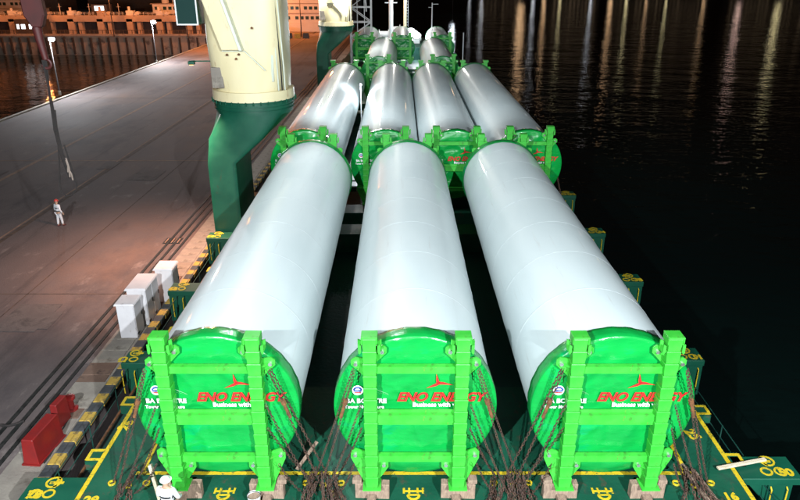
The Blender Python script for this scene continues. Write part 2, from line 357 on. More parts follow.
# ================================================================== TOWER SECTIONS
TR = 2.13; TZ = 2.85
def wr(x, z, r):
    f = 0.0
    for (nx, nz, k, a, ph) in ((.2, 1, 4.1, .017, .3), (1, .25, 3.3, .018, 1.2), (.8, -1, 5.2, .014, 2.0), (-.7, .9, 7.1, .010, .5)):
        f += a*(1-abs(math.sin((x*nx+z*nz)*k*.5+ph+noise.noise(Vector((x*.9, z*.9, ph)))*1.6)))**3*2
    f += noise.noise(Vector((x*1.3, 5, z*1.3)))*.045+noise.noise(Vector((x*4, 9, z*2.2)))*.018
    return f
def cover_mesh(seed, m):
    mb = MB(); NR, NA = 26, 112; rad = TR+.04
    mb.v.append((0, -.03, 0))
    for i in range(1, NR+1):
        r = rad*i/NR
        for j in range(NA):
            a = 2*math.pi*j/NA; x, z = r*math.cos(a), r*math.sin(a)
            e = min(1, (1-i/NR)*6)
            crease = .02*math.exp(-((z-.33)/.035)**2)+.02*math.exp(-((z+.62)/.035)**2)+.02*math.exp(-((z-1.25)/.03)**2)
            mb.v.append((x, -.05*e-(wr(x+seed*3.1, z+seed, r)+crease)*e, z))
    for dy, rr in ((.02, rad+.014), (.20, rad+.02), (.36, rad+.012), (.50, rad+.016), (.53, rad-.02)):
        for j in range(NA):
            a = 2*math.pi*j/NA; q = rr+.008*math.sin(j*1.7+seed)*(dy > .1)
            mb.v.append((q*math.cos(a), dy, q*math.sin(a)))
    for j in range(NA): mb.f.append((0, 1+j, 1+(j+1) % NA))
    for i in range(NR+4):
        a = 1+i*NA
        for j in range(NA): mb.f.append((a+j, a+NA+j, a+NA+(j+1) % NA, a+(j+1) % NA))
    me = mb.mesh('end_cover', m); me.shade_smooth(); return me
cov = [cover_mesh(k, 'tarp_green') for k in range(3)]; cov_far = cover_mesh(5, 'tarp_far')
t_eno = text_mesh('ENO ENERGY', .375, .003, .32, .012, 'print_red'); t_wind = text_mesh('Business with wind.', .185, .003, 0, .006, 'print_white')
t_ba = text_mesh('BA BON TRE', .19, .003, 0, .006, 'print_white'); t_tw = text_mesh('Tower Manufacture', .13, .003, 0, .004, 'print_white')
def rotor_mesh():
    mb = MB()
    for a0, L_ in ((205, .36), (-8, .40), (102, -.30)):
        pts = []; a = R(a0); s = 1 if L_ > 0 else 1; L_ = abs(L_)
        d = Vector((math.cos(a), 0, math.sin(a))); nrm = Vector((-d.z, 0, d.x))
        for t, w_ in ((0, .045), (.3, .05), (.7, .02), (1, 0)): pts.append(d*L_*t+nrm*w_)
        for t, w_ in ((.7, -.01), (.3, -.02), (0, -.04)): pts.append(d*L_*t+nrm*w_)
        mb.prism(pts, (0, .003, 0))
    return mb.mesh('rotor_emblem', 'print_red')
rotor_me = rotor_mesh()
def badge(parent, loc):
    b = MB(); b.cyl((0, 0, 0), (0, .004, 0), .14, n=20); o = b.build('badge', 'print_white', parent, loc)
def tower(loc, length, label, seed=0, printed=True, scale=1.0, seams=None, group='tower sections lashed on deck', far=False):
    root = thing('tower_section', label, 'tower section', loc, 0, group)
    r = TR*scale; n = 112
    mb = MB(); ys_ = [.02, length*.25, length*.5, length*.75, length-.02]
    for yy in ys_:
        for j in range(n):
            a = 2*math.pi*j/n; mb.v.append((r*math.cos(a), yy, TZ+r*math.sin(a)))
    for i in range(len(ys_)-1):
        for j in range(n): mb.f.append((i*n+j, i*n+(j+1) % n, (i+1)*n+(j+1) % n, (i+1)*n+j))
    mb.f.append(tuple(range(n))); mb.f.append(tuple((len(ys_)-1)*n+j for j in range(n)))
    mb.build('tube', 'tube_white', root, smooth=True)
    c = put('end_cover', cov_far if far else cov[seed % 3], root, (0, -.02, TZ)); c.scale = (scale, 1, scale)
    c2 = put('end_cover', cov_far, root, (0, length+.02, TZ), (0, 0, math.pi)); c2.scale = (scale, 1, scale)
    if seams:
        sm = MB(); nn = 96
        for yy, rr in ((0, r), (.015, r+.006), (.045, r+.006), (.06, r)):
            for j in range(nn):
                a = 2*math.pi*j/nn; sm.v.append((rr*math.cos(a), yy, rr*math.sin(a)))
        for i in range(3):
            for j in range(nn): sm.f.append((i*nn+j, i*nn+(j+1) % nn, (i+1)*nn+(j+1) % nn, (i+1)*nn+j))
        sme = sm.mesh('weld_seam', 'weld', smooth=True)
        for yy in seams: put('weld_seam', sme, root, (0, yy, TZ))
    if printed:
        q = .15
        put('company_name', t_eno, c, (-.50, -q, .31), (R(90), 0, 0)); put('slogan', t_wind, c, (-.08, -q, .135), (R(90), 0, 0))
        put('maker_name', t_ba, c, (-1.84, -q, .25), (R(90), 0, 0)); put('maker_line', t_tw, c, (-1.88, -q, .08), (R(90), 0, 0))
        put('rotor_emblem', rotor_me, c, (.60, -q, .86))
        b = MB(); b.cyl((0, 0, 0), (0, .004, 0), .15, n=20); b.build('badge_disc', 'print_white', c, (-1.52, -q, .64))
        b = MB(); b.ring((0, 0, 0), .10, .045, .003, 10, 170, 12); b.box((0, -.005, .002), (.2, .05, .003)); b.build('badge_arc', 'print_blue', c, (-1.52, -q-.002, .63), (R(90), 0, 0))
        b = MB(); b.box((0, -.06, .002), (.17, .035, .003)); b.build('badge_bar', 'print_red', c, (-1.52, -q-.002, .63), (R(90), 0, 0))
        b = MB(); b.prism([(-.15, 0, .06), (.18, 0, -.10), (-.02, 0, .0)], (0, .003, 0)); b.prism([(-.2, 0, -.02), (.2, 0, -.12), (0, 0, -.07)], (0, .003, 0)); b.build('swallow_emblem', 'print_white', c, (-.90, -q, .62))
        b = MB(); b.box((0, 0, 0), (.12, .003, .2)); b.build('paper_label', 'print_white', c, (.78, -q+.01, -.28))
    return root
X1 = (-4.88, .41, 5.69)
N1 = ('left', 'middle', 'right')
for k, x in enumerate(X1):
    tower((x, 15.27, 0), 21.8, '%s one of the three white tower sections in front, green tarpaulin on its end' % N1[k], k, True, 1.0, (2.9, 5.8, 8.7, 11.6, 14.5, 17.4, 19.8))
X2 = (-5.67, -.85, 3.3, 7.6)
N2 = ('leftmost', 'second from left', 'third from left', 'rightmost')
for k, x in enumerate(X2):
    tower((x, 39.75, 0), 31.6, 'white tower section in the second row, %s' % N2[k], k+1, True, .965, (4, 8, 12, 16, 20, 24, 28))
for x, nm in ((-2.4, 'left'), (4.75, 'right')):
    tower((x, 77.5, 0), 22.5, 'tower section in the third row, %s one of the pair' % nm, 1, False, .93, (6, 12, 18), far=True)
for x, nm in ((-5.3, 'left one, near the far crane'), (.35, 'middle one, below the bright mast lamp'), (6.3, 'right one, beside the water')):
    tower((x, 106, 0), 17.0, 'farthest row of tower sections, %s' % nm, 2, False, .86, None, far=True)

# ------------------------------------------------------------------ support frames
PX_ = 1.18
seg = MB()
hw = .360
seg.add([(-.155, -.150, .012), (.155, -.150, .012), (.155, .16, .012), (-.155, .16, .012), (-.178, -.163, hw*.93), (.178, -.163, hw*.93), (.178, .16, hw*.93), (-.178, .16, hw*.93),
         (-.165, -.155, hw-.008), (.165, -.155, hw-.008), (.165, .16, hw-.008), (-.165, .16, hw-.008)],
        [(3, 2, 1, 0), (0, 1, 5, 4), (1, 2, 6, 5), (2, 3, 7, 6), (3, 0, 4, 7), (4, 5, 9, 8), (5, 6, 10, 9), (6, 7, 11, 10), (7, 4, 8, 11), (8, 9, 10, 11)])
seg_me = seg.mesh('post_segment', 'frame_green')
def make_frame(label, detailed=True):
    root = thing('support_frame', label, 'steel frame', (0, 0, 0), 0, 'green steel frames bolted to the ends of the tower sections')
    for s in (-1, 1):
        pm = MB(); pm.box((0, .02, 2.81), (.285, .25, 4.52))
        if not detailed: pm.box((0, 0, 2.81), (.34, .32, 4.50))
        po = pm.build('post', 'frame_green', root, (s*PX_, 0, 0))
        if detailed:
            for i in range(13):
                put('post_segment', seg_me, po, (0, 0, .54+i*.3595)); 
            b = MB(); b.box((0, 0, .02), (.5, .48, .04)); b.build('foot_plate', 'frame_green', po, (0, 0, .505))
            # hood at the head of the post with a pair of hooks
            b = MB(); b.box((0, -.01, .03), (.41, .40, .045)); b.box((-.19, -.01, -.07), (.03, .38, .17)); b.box((.19, -.01, -.07), (.03, .38, .17)); b.box((0, .165, -.06), (.34, .035, .2))
            b.build('post_head', 'frame_green', po, (0, 0, 5.22), bevel=.008)
            for sx in (-1, 1):
                h = MB(); h.prism([(sx*.205, -.14, -.10), (sx*.275, -.14, -.06), (sx*.275, -.14, -.30), (sx*.245, -.14, -.34), (sx*.205, -.14, -.28)], (0, .05, 0))
                h.prism([(sx*.205, .04, -.05), (sx*.30, .04, -.01), (sx*.30, .04, -.25), (sx*.25, .04, -.36), (sx*.205, .04, -.30)], (0, .05, 0))
                h.build('hook', 'frame_green', po, (0, 0, 5.10))
        else:
            b = MB(); b.box((0, 0, 0), (.52, .46, .2)); b.build('post_head', 'frame_green', po, (0, 0, 5.05))
        # lugs bolted to the flange
        spec = [(-s, 4.66, .28, .30, 0), (s, 4.30, .34, .36, 1), (s, 1.42, .42, .60, 2), (-s, 1.08, .30, .34, 3)]
        for sg, z, ln, ht, kk in spec:
            g = MB(); x0 = .145*sg; x1 = (.15+ln)*sg
            if kk == 2: pts = [(x0, .12, .56-z), (x0+.1*sg, .12, .56-z), (x1, .12, -.08), (x1, .12, .16), (x1-.1*sg, .12, .24), (x0, .12, .12)]
            elif kk == 3: pts = [(x0, .12, -.45), (x0+.06*sg, .12, -.45), (x1, .12, -.05), (x1, .12, .12), (x1-.08*sg, .12, .18), (x0, .12, .14)]
            else: pts = [(x0, .12, -ht), (x1-.1*sg, .12, -.10), (x1, .12, 0), (x1, .12, .14), (x1-.10*sg, .12, .22), (x0, .12, .18)]
            g.prism(pts, (0, .05, 0)); g.prism([(x0, -.08, .02), (x1-.12*sg, .11, .0), (x0, .11, .02)], (0, 0, .05))
            lug = g.build('lug', 'frame_green', root, (s*PX_, 0, z))
            b = MB(); b.cyl((x1-.12*sg, .12, .05), (x1-.12*sg, .04, .05), .055, n=8); b.build('bolt', 'bolt', lug)
    hb = PX_-.145
    for z, h in ((4.25, .17), (2.72, .27), (1.45, .17)):
        b = MB(); b.box((0, -.02, 0), (2*hb, .05, h)); b.box((0, .02, h/2), (2*hb, .16, .03)); b.box((0, .02, -h/2), (2*hb, .16, .03))
        if h > .2: b.box((0, .08, h/2+.06), (2*hb, .03, .09))
        b.build('crossbar', 'frame_green', root, (0, 0, z))
    return root
fr0 = make_frame('x')
fr_far = make_frame('y', False)
fl = {0: 'bright green frame on the near end of the left front tower section', 1: 'bright green frame on the near end of the middle front tower section', 2: 'bright green frame on the near end of the right front tower section'}
FY = 14.93
for k, x in enumerate(X1):
    if k == 0: fr0.location = (x, FY, 0); fr0['label'] = fl[0]
    else: dup(fr0, (x, FY, 0), 0, fl[k])
    dup(fr0, (x, 15.27+21.8+.33, 0), math.pi, 'green frame at the far end of the %s front tower section' % N1[k])
for k, x in enumerate(X2):
    dup(fr0, (x, 39.41, 0), 0, 'green frame on the near end of the second row section, %s' % N2[k])
    dup(fr_far, (x, 39.75+31.6+.35, 0), math.pi, 'green frame at the far end of the second row section, %s' % N2[k])
for k, (x, nm) in enumerate(((-2.4, 'left'), (4.75, 'right'))):
    if k == 0: fr_far.location = (x, 77.1, 0); fr_far['label'] = 'green frame on the near end of the left third row tower section'
    else: dup(fr_far, (x, 77.1, 0), 0, 'green frame on the near end of the right third row tower section')
for x, nm in ((-5.3, 'left'), (.35, 'middle'), (6.3, 'right')):
    o = dup(fr_far, (x, 105.6, 0), 0, 'small green frame on the %s tower section of the farthest row' % nm); 

# timber blocks under the frame feet
tb = MB(); tb.box((0, 0, .25), (.95, .24, .50)); tb_me = tb.mesh('timber_block', 'timber', bevel=.015)
tb2 = MB(); tb2.box((0, 0, .10), (.24, .40, .20)); tb2_me = tb2.mesh('timber_block', 'timber', bevel=.015)
for k, x in enumerate(X1):
    for s in (-1, 1):
        w_ = 'left' if s < 0 else 'right'
        o = put('timber_block', tb_me, None, (x+s*PX_+random.uniform(-.05, .05), FY+.14, 0), (0, 0, random.uniform(-.06, .06)))
        tag(o, 'grey brown timber block crosswise under the %s post of the %s front frame' % (w_, N1[k]), 'timber block', 'timber blocks under the frames')
        o = put('timber_block', tb2_me, None, (x+s*PX_+random.uniform(-.03, .03), FY-.22, 0), (0, 0, random.uniform(-.08, .08)))
        tag(o, 'timber block lying lengthwise in front of the %s post of the %s front frame' % (w_, N1[k]), 'timber block', 'timber blocks under the frames')
        c_ = MB(); c_.box((0, 0, .06), (.26, .26, .12)); o = c_.build('timber_block', 'timber', None, (x+s*(PX_+.42), FY+.16, .503), (0, 0, random.uniform(-.1, .1)), bevel=.015)
        tag(o, 'squat timber chock on the outer side of the %s post of the %s front frame' % (w_, N1[k]), 'timber block', 'timber blocks under the frames')
# saddles under the tubes
for k, x in enumerate(X1):
    for yy, nm in ((16.5, 'near'), (37.8, 'far')):
        b = MB(); pts = [(-1.5, -.2, 0), (1.5, -.2, 0), (1.5, -.2, 1.2)]
        for i in range(9):
            a = R(-45-90*i/8); pts.append((2.185*math.cos(a), -.2, TZ+2.185*math.sin(a)))
        pts.append((-1.5, -.2, 1.2)); b.prism(pts, (0, .4, 0))
        tag(b.build('saddle', 'steel_green', None, (x, yy, .002)), 'dark green saddle under the %s end of the %s front tower section' % (nm, N1[k]), 'saddle', 'saddles under the tower sections')
for k, x in enumerate(X2):
    b = MB(); pts = [(-1.5, -.2, 0), (1.5, -.2, 0), (1.5, -.2, 1.2)]
    for i in range(9):
        a = R(-45-90*i/8); pts.append((2.155*math.cos(a), -.2, TZ+2.155*math.sin(a)))
    pts.append((-1.5, -.2, 1.2)); b.prism(pts, (0, .4, 0))
    tag(b.build('saddle', 'steel_green', None, (x, 41, .002)), 'dark green saddle under the second row tower section %s' % N2[k], 'saddle', 'saddles under the tower sections')

# ------------------------------------------------------------------ lashing chains
def link_pts(lk, wd, th):
    out = []
    for i in range(8):
        a = 2*math.pi*i/8; x = math.cos(a)*wd; y = math.sin(a)*wd+(lk/2-wd)*(1 if math.sin(a) > .01 else -1 if math.sin(a) < -.01 else 0)
        out.append((x, y, Vector((math.cos(a), math.sin(a), 0))))
    return out
def chain_into(mb, path, lk=.13, wd=.030, th=.011):
    path = [Vector(p) for p in path]; segs = [(path[i], path[i+1]) for i in range(len(path)-1)]
    tot = sum((b-a).length for a, b in segs); nl = max(2, int(tot/(lk*.78))); base = link_pts(lk, wd, th)
    def at_(s):
        for a, b in segs:
            L_ = (b-a).length
            if s <= L_: return a+(b-a)*(s/L_), (b-a).normalized()
            s -= L_
        return segs[-1][1], (segs[-1][1]-segs[-1][0]).normalized()
    for i in range(nl):
        c, d = at_((i+.5)*tot/nl); u = d.orthogonal().normalized(); v = d.cross(u)
        if i % 2: u, v = v, -u
        k = len(mb.v)
        for (x, y, n_) in base:
            ctr = c+u*x+d*y; nn = u*n_.x+d*n_.y
            for q in range(4):
                a = math.pi/2*q; mb.v.append(tuple(ctr+nn*math.cos(a)*th+v*math.sin(a)*th))
        for j in range(8):
            for q in range(4):
                mb.f.append((k+j*4+q, k+((j+1) % 8)*4+q, k+((j+1) % 8)*4+(q+1) % 4, k+j*4+(q+1) % 4))
def sag(a, b, s=.08, n=7):
    a, b = Vector(a), Vector(b); return [a.lerp(b, i/n)-Vector((0, 0, s*math.sin(math.pi*i/n))) for i in range(n+1)]
ordn = ('outermost', 'second from outside', 'third from outside', 'fourth from outside', 'innermost')
LASH = {(0, -1): -7.85, (0, 1): -2.35, (1, -1): -2.1, (1, 1): 3.05, (2, -1): 3.35, (2, 1): 8.45}
for k, x in enumerate(X1):
    for s in (-1, 1):
        sd = 'left' if s < 0 else 'right'; lx = LASH[(k, s)]
        for i, (zt, dx, yb, off) in enumerate(((4.36, .42, 15.9, .45), (4.32, .38, 15.5, .2), (3.3, .24, 15.2, .0), (2.6, .24, 15.7, -.25), (1.46, .46, 15.0, -.4))):
            top = (x+s*(PX_+dx), FY-.16-.03*i, zt); bot = (lx+s*off*.9, yb-.35+.12*i, .03)
            mb = MB(); chain_into(mb, sag(top, bot, .05+.02*i))
            tag(mb.build('lashing_chain', 'chain'), 'rusty chain at %s side of the %s front frame, %s at the deck' % (sd, N1[k], ordn[i]), 'chain', 'rusty lashing chains')
        # lever tensioner on one of the chains
        a = Vector((x+s*(PX_+.38), FY-.2, 4.32)); b_ = Vector((lx+s*.2, 15.3, .03)); c = a.lerp(b_, .3)
        d = (b_-a).normalized(); mb = MB(); mb.cyl(c-d*.28, c+d*.28, .045, n=8); mb.cyl(c-d*.35, c-d*.2, .07, n=8)
        tag(mb.build('chain_tensioner', 'rust'), 'brown tensioner in the chains on the %s side of the %s front frame' % (sd, N1[k]), 'tensioner', 'chain tensioners')
for x, sd in ((X2[0]-PX_-.5, 'left of the leftmost'), (X2[3]+PX_+.5, 'right of the rightmost')):
    mb = MB(); chain_into(mb, sag((x, 41.3, 4.2), (x+(-1 if x < 0 else 1)*1.0, 41, .03)), .2, .05, .02)
    tag(mb.build('lashing_chain', 'chain'), 'rusty lashing chain %s second row frame' % sd, 'chain', 'rusty lashing chains')
# tangles of loose chain at the lashing points
def heap(cx, cy, n, sp, ln, seed):
    rnd = random.Random(seed); mb = MB()
    for i in range(n):
        a = rnd.uniform(-sp, sp); p = Vector((cx+a*.55, cy+rnd.uniform(-.1, .55), rnd.uniform(.1, .75)*(1-abs(a)/sp*.5))); path = [p.copy()]; dr_ = Vector((a*.35+rnd.uniform(-.15, .15), -1, 0))
        for j in range(int(ln/.22)):
            dr_.x += rnd.uniform(-.28, .28); p = p+dr_.normalized()*.22; p.z = max(.03, p.z-rnd.uniform(.02, .18)+rnd.uniform(0, .07)); path.append(p.copy())
        chain_into(mb, path, .15, .04, .015)
    return mb
for cx, cy, n, sp, ln, lb in ((-2.2, 15.2, 20, .75, 1.9, 'between the left and middle front frames'), (3.1, 15.2, 22, .85, 1.9, 'between the middle and right front frames'),
                              (-7.6, 15.2, 6, .5, 1.0, 'left of the left front frame'), (8.3, 15.3, 9, .5, 1.2, 'right of the right front frame')):
    tag(heap(cx, cy, n, sp, ln, int(cx*10)).build('chain_pile', 'chain'), 'tangled heap of rusty loose chains on green deck %s' % lb, 'chain pile', 'heaps of loose chain')
# lashing eyes in yellow
for cx in (-2.2, 3.2, -7.8, 8.45):
    for q, dx in enumerate((-.5, 0, .5)):
        b = MB(); b.ring((0, 0, 0), .09, .035, .05, 0, 360, 14); struct(b.build('lashing_eye', 'yellow', None, (cx+dx, 15.55-.1*(q == 1), .01)))

# ------------------------------------------------------------------ loose things on deck
def plank(a, b, wd, th, m, name, label):
    a, b = Vector(a), Vector(b); d = (b-a); L_ = d.length; mb = MB()
    up = Vector((0, 0, 1)) if abs(d.normalized().z) < .9 else Vector((1, 0, 0)); sd = d.cross(up).normalized(); u2 = sd.cross(d).normalized()
    pts = [a+sd*wd/2-u2*th/2, a-sd*wd/2-u2*th/2, a-sd*wd/2+u2*th/2, a+sd*wd/2+u2*th/2]
    mb.prism(pts, d); tag(mb.build(name, m, bevel=.006), label, 'plank', 'loose planks on the deck')
p = onz(156, 490, 0)
plank((-6.62, 14.75, .03), (-6.88, 15.05, 1.1), .12, .09, 'timber_pale', 'plank', 'pale plank standing upright left of the left front frame')
plank((9.35, 16.05, .14), (10.95, 16.45, .14), .12, .06, 'timber_pale', 'plank', 'whitish plank lying across the yellow edge line at right')
plank((8.55, 14.6, .12), (8.35, 16.2, .16), .10, .07, 'timber', 'plank', 'brown plank lying behind the right chain heap, nearer the frame')
plank((8.80, 14.6, .10), (8.62, 16.0, .12), .08, .07, 'timber', 'plank', 'brown plank lying beside the right chain heap, nearer the edge')
plank((-3.05, 16.1, .05), (-2.5, 16.75, .55), .10, .05, 'timber', 'plank', 'brown batten leaning behind the left middle chain heap')
b = thing('bucket', 'white bucket with yellow band on deck beside the left front frame foot', 'bucket', (-4.02, 14.72, .01))
m_ = MB(); m_.tube([(0, 0, 0), (0, 0, .34)], [.15, .185], 20, cap=False); m_.cyl((0, 0, 0), (0, 0, .01), .148, n=20); m_.build('pail', 'white_paint', b, smooth=True)
m_ = MB(); m_.tube([(0, 0, .06), (0, 0, .2)], [.162, .178], 20, cap=False); m_.build('band', 'yellow', b, smooth=True)
m_ = MB(); m_.tube([(.185*math.cos(a), .0+.10*math.sin(a), .34+.02*math.sin(a)) for a in [math.pi*i/8 for i in range(9)]], .008, 5); m_.build('handle', 'rail_dark', b)
m_ = MB(); m_.cyl((0, 0, .27), (0, 0, .28), .17, n=20); m_.build('contents', 'timber', b)

# ------------------------------------------------------------------ outboard stanchion boxes
def stanchion(x, y, s, code, label):
    t = thing('container_stanchion', label, 'stanchion', (x, y, 0), 0, 'green stanchion boxes along the ship side')
    b = MB(); b.box((s*.12, 0, -.12), (1.0 if 20 < y < 24 and s < 0 else 1.4, .95, .24) if y > 17 else (1.75, 1.0, .24)); b.build('top_plate', 'steel_green', t, bevel=.02)
    b = MB(); b.box((s*.45 if not (20 < y < 24 and s < 0) else s*.3, 0, -.9), (.7 if not (20 < y < 24 and s < 0) else .45, .8, 1.32)); b.build('leg', 'steel_green', t)
    b = MB(); b.prism([(s*.08, -.35, -.245), (-s*.55, -.35, -.245), (s*.08, -.35, -.95)], (0, .05, 0)); b.build('gusset', 'steel_green', t)
    b = MB(); b.prism([(s*.08, .3, -.245), (-s*.55, .3, -.245), (s*.08, .3, -.95)], (0, .05, 0)); b.build('gusset', 'steel_green', t)
    b = MB()
    for dx in (-.28, .12): b.ring((s*.35+dx, -.18, .002), .15, .06, .012, 0, 360, 16)
    b.ring((s*.3, .28, .002), .2, .06, .012, 0, 360, 16); b.build('twistlock_ring', 'yellow', t)
    b = MB(); b.box((s*.2, .26, .008), (.09, .4, .012)); b.box((s*.2, .26, .009), (.4, .09, .012)); b.build('marking', 'yellow', t)
    put('number', text_mesh(code, .42, bold=.02, align='CENTER'), t, (s*.62, -.36, .012))
    b = MB()
    for dx in (.15, .62): b.tube([(s*dx, -.42, -.35), (s*dx, -.50, -.4), (s*dx, -.50, -1.3), (s*dx, -.42, -1.35)], .022, 6)
    b.build('grab_rail', 'yellow', t)
    return t
SY = (15.75, 22.2, 29.2, 35.6, 42.6, 49.2, 56)
LC = ('78', '11', '66', '14', '12', '08', '06'); RC = ('50', '11', '78', '14', '12', '08', '06')
on = ('nearest', 'second nearest', 'third nearest', 'fourth nearest', 'fifth nearest', 'sixth nearest', 'seventh nearest')
for k, y in enumerate(SY):
    if k < 4 or k == 4: stanchion(-9.9 if k else -9.7, y+(0, .3, -.5, -.2, .3)[k]-(.42 if k == 0 else 0), -1, LC[k], 'green box with yellow rings on the quay side of the ship, %s' % on[k])
    if k < 6: stanchion(10.75, y+.5, 1, RC[k], 'green box with yellow rings on the water side of the ship, %s' % on[k])
# pipes and guard wire along the ship's sides
for k, (x, z, r) in enumerate(((-9.75, -1.1, .07), (-9.55, -1.12, .05), (-10.1, -1.05, .05))):
    b = MB(); b.cyl((x, 8, z), (x, 120, z), r, n=8); tag(b.build('deck_pipe', 'rust' if k != 1 else 'cabinet'), ('brown pipe along the quay side of the deck, inner', 'thin grey pipe between the two brown pipes on the quay side', 'brown pipe along the quay side of the deck, outer')[k], 'pipe', 'pipes along the ship side')
b = MB(); b.cyl((10.35, 8, -1.08), (10.35, 120, -1.08), .09, n=8); tag(b.build('deck_pipe', 'rust'), 'brown pipe along the water side of the deck', 'pipe', 'pipes along the ship side')
for sx, nm in ((HL+.05, 'quay'), (HR-.07, 'water')):
    t = thing('guard_rail', 'thin green guard rail along the %s side of the ship' % nm, 'railing', (sx, 0, -1.27), 0, 'guard rails of the ship')
    for z in (.55, 1.0):
        b = MB(); b.cyl((0, 8, z), (0, 120, z), .018, n=6); b.build('rail', 'deck_dark', t)
    pme = MB().cyl((0, 0, 0), (0, 0, 1.02), .022, n=6).mesh('rail_post', 'deck_dark')
    for k in range(40): put('rail_post', pme, t, (0, 12+k*2.2, 0))

# ================================================================== SHIP'S CRANES
def loft(mb, secs, n=40):
    k = len(mb.v)
    for (z, kind, cx, cy, a, b) in secs:
        for j in range(n):
            t = 2*math.pi*j/n; c, s = math.cos(t), math.sin(t)
            if kind == 'c': mb.v.append((cx+a*c, cy+b*s, z))
            else:
                e = kind; m_ = (abs(c)**e+abs(s)**e)**(-1/e); mb.v.append((cx+a*c*m_, cy+b*s*m_, z))
    for i in range(len(secs)-1):
        for j in range(n): mb.f.append((k+i*n+j, k+i*n+(j+1) % n, k+(i+1)*n+(j+1) % n, k+(i+1)*n+j))
    mb.f.append(tuple(k+j for j in range(n-1, -1, -1))); mb.f.append(tuple(k+(len(secs)-1)*n+j for j in range(n)))
    return mb
def crane(loc, label, lit):
    t = thing('deck_crane', label, 'crane', loc, 0, "ship's cranes on the quay side")
    # x,y relative to the column's axis
    mb = loft(MB(), [(-1.25, 40, -1.68, .1, .78, 1.95), (3.9, 40, -1.68, .1, .78, 1.95), (5.2, 9, -.86, .06, 1.50, 2.0), (6.5, 'c', 0, 0, 2.08, 2.08), (6.7, 'c', 0, 0, 2.09, 2.09)], 64)
    ped = mb.build('pedestal', 'steel_green', t, smooth=True)
    for z in (5.3, 5.75): pass
    cb = loft(MB(), [(6.7, 'c', 0, 0, 2.11, 2.11), (7.25, 'c', 0, 0, 2.14, 2.14)], 48); cb.build('slewing_collar', 'steel_green', t, smooth=True)
    for z in (6.72, 6.9, 7.08):
        loft(MB(), [(z, 'c', 0, 0, 2.17, 2.17), (z+.05, 'c', 0, 0, 2.17, 2.17)], 48).build('stiffener_ring', 'steel_green', ped, smooth=True)
    loft(MB(), [(7.25, 'c', 0, 0, 2.22, 2.22), (7.75, 'c', 0, 0, 2.20, 2.20)], 48).build('base_ring', 'cream', t, smooth=True)
    bolts = MB()
    for j in range(36):
        a = 2*math.pi*j/36; bolts.cyl((2.26*math.cos(a), 2.26*math.sin(a), 7.10), (2.26*math.cos(a), 2.26*math.sin(a), 7.28), .035, n=6)
    bo = bolts.build('bolt_ring', 'steel_green', t); bo['kind'] = 'stuff'
    hs = loft(MB(), [(7.75, 'c', 0, 0, 2.03, 2.03), (8.6, 3, 0, 0, 2.03, 2.03), (10.2, 5, 0, 0, 2.00, 2.00), (20.5, 6, 0, 0, 1.98, 1.98)], 48).build('housing', 'cream', t, smooth=True)
    # jib foot plate slanting across the front
    f = MB(); f.prism([(-2.1, -2.5, 13.6), (-1.15, -2.5, 13.6), (-.05, -2.5, 9.95), (-.95, -2.5, 9.95)], (0, .45, 0)); jf = f.build('jib_foot', 'cream', t, bevel=.03)
    f = MB(); f.prism([(-1.12, -2.62, 13.6), (-.98, -2.62, 13.6), (.10, -2.62, 9.95), (-.04, -2.62, 9.95)], (0, .62, 0)); f.build('flange', 'cream_white', jf)  # edge coloured paler to carry the highlight on the box side
    f = MB(); f.prism([(-.98, -2.22, 9.9), (.15, -2.22, 9.9), (1.15, -2.22, 8.93), (1.13, -2.22, 8.9), (.13, -2.22, 9.87), (-1.0, -2.22, 9.87)], (0, .12, 0)); f.build('weld_rib', 'cream_white', jf)
    for q, (bx, bz) in enumerate(((-.75, 9.7), (-.15, 9.72), (-.3, 9.5), (.62, 11.0))):
        b = MB(); b.cyl((bx, -2.18, bz), (bx, -2.25, bz), .06, n=10); b.build('rusty_fitting', 'rust', t)
    # recessed locker door low on the left
    f = MB(); f.box((-1.45, -1.72, 8.5), (.62, .3, 1.05)); f.build('access_door', 'concrete', t, bevel=.02)
    # pale side rib with cable pipes down the right edge
    f = MB(); f.prism([(1.38, -1.80, 8.3), (1.48, -1.85, 8.3), (1.75, -1.62, 16), (1.15, -1.99, 16)], (0, .25, 0)); f.build('side_plate', 'cream_white', t)
    for q, dx in enumerate((1.78, 1.95, 2.08)):
        f = MB(); dx -= .13; f.tube([(dx, -1.55+.12*q, 7.8), (dx+.02, -1.72+.12*q, 9), (dx-.12, -1.84+.12*q, 13.5), (dx-.17, -1.84+.1*q, 17)], .035, 6); f.build('cable_pipe', 'rail_dark' if q == 1 else 'cream_white', t)
    # cab hung on the quay side
    cb = MB(); cb.box((-2.72, -.9, 12.3), (1.1, 1.5, 2.4)); cab = cb.build('cab', 'steel_green', t, bevel=.03)
    g = MB(); g.box((-2.72, -1.68, 12.3), (.97, .03, 2.28)); g.box((-3.29, -.9, 12.6), (.03, 1.2, 1.5)); g.build('cab_window', 'glass_dark', cab)
    g = MB()
    for dx in (-.52, .52): g.box((-2.72+dx, -1.69, 12.3), (.07, .05, 2.4))
    for dz in (-1.17, 1.17): g.box((-2.72, -1.692, 12.3+dz), (1.1, .05, .07))
    g.build('cab_frame', 'white_paint', cab)
    for lx, ly in lit:
        h = MB(); h.box((lx, ly, 12.0), (.35, .35, .25)); lh = h.build('floodlight', 'white_paint', t)
        h = MB(); h.sphere((lx, ly-.22, 11.95), .17); h.build('lamp_lens', 'lamp_warm', lh)
    return t
crane((-8.05, 37.95, 0), "large cream crane column on green pedestal standing at the ship's left side", [])
crane((-8.05, 90.0, 0), 'smaller looking cream crane column further forward with two lit lamps', [(-2.2, -2.4), (2.1, -2.4)])
point('crane_lamp', (-10.3, 87.0, 11.8), 1400, WHITE, .2); point('crane_lamp', (-5.9, 87.0, 11.8), 3600, WHITE, .2)

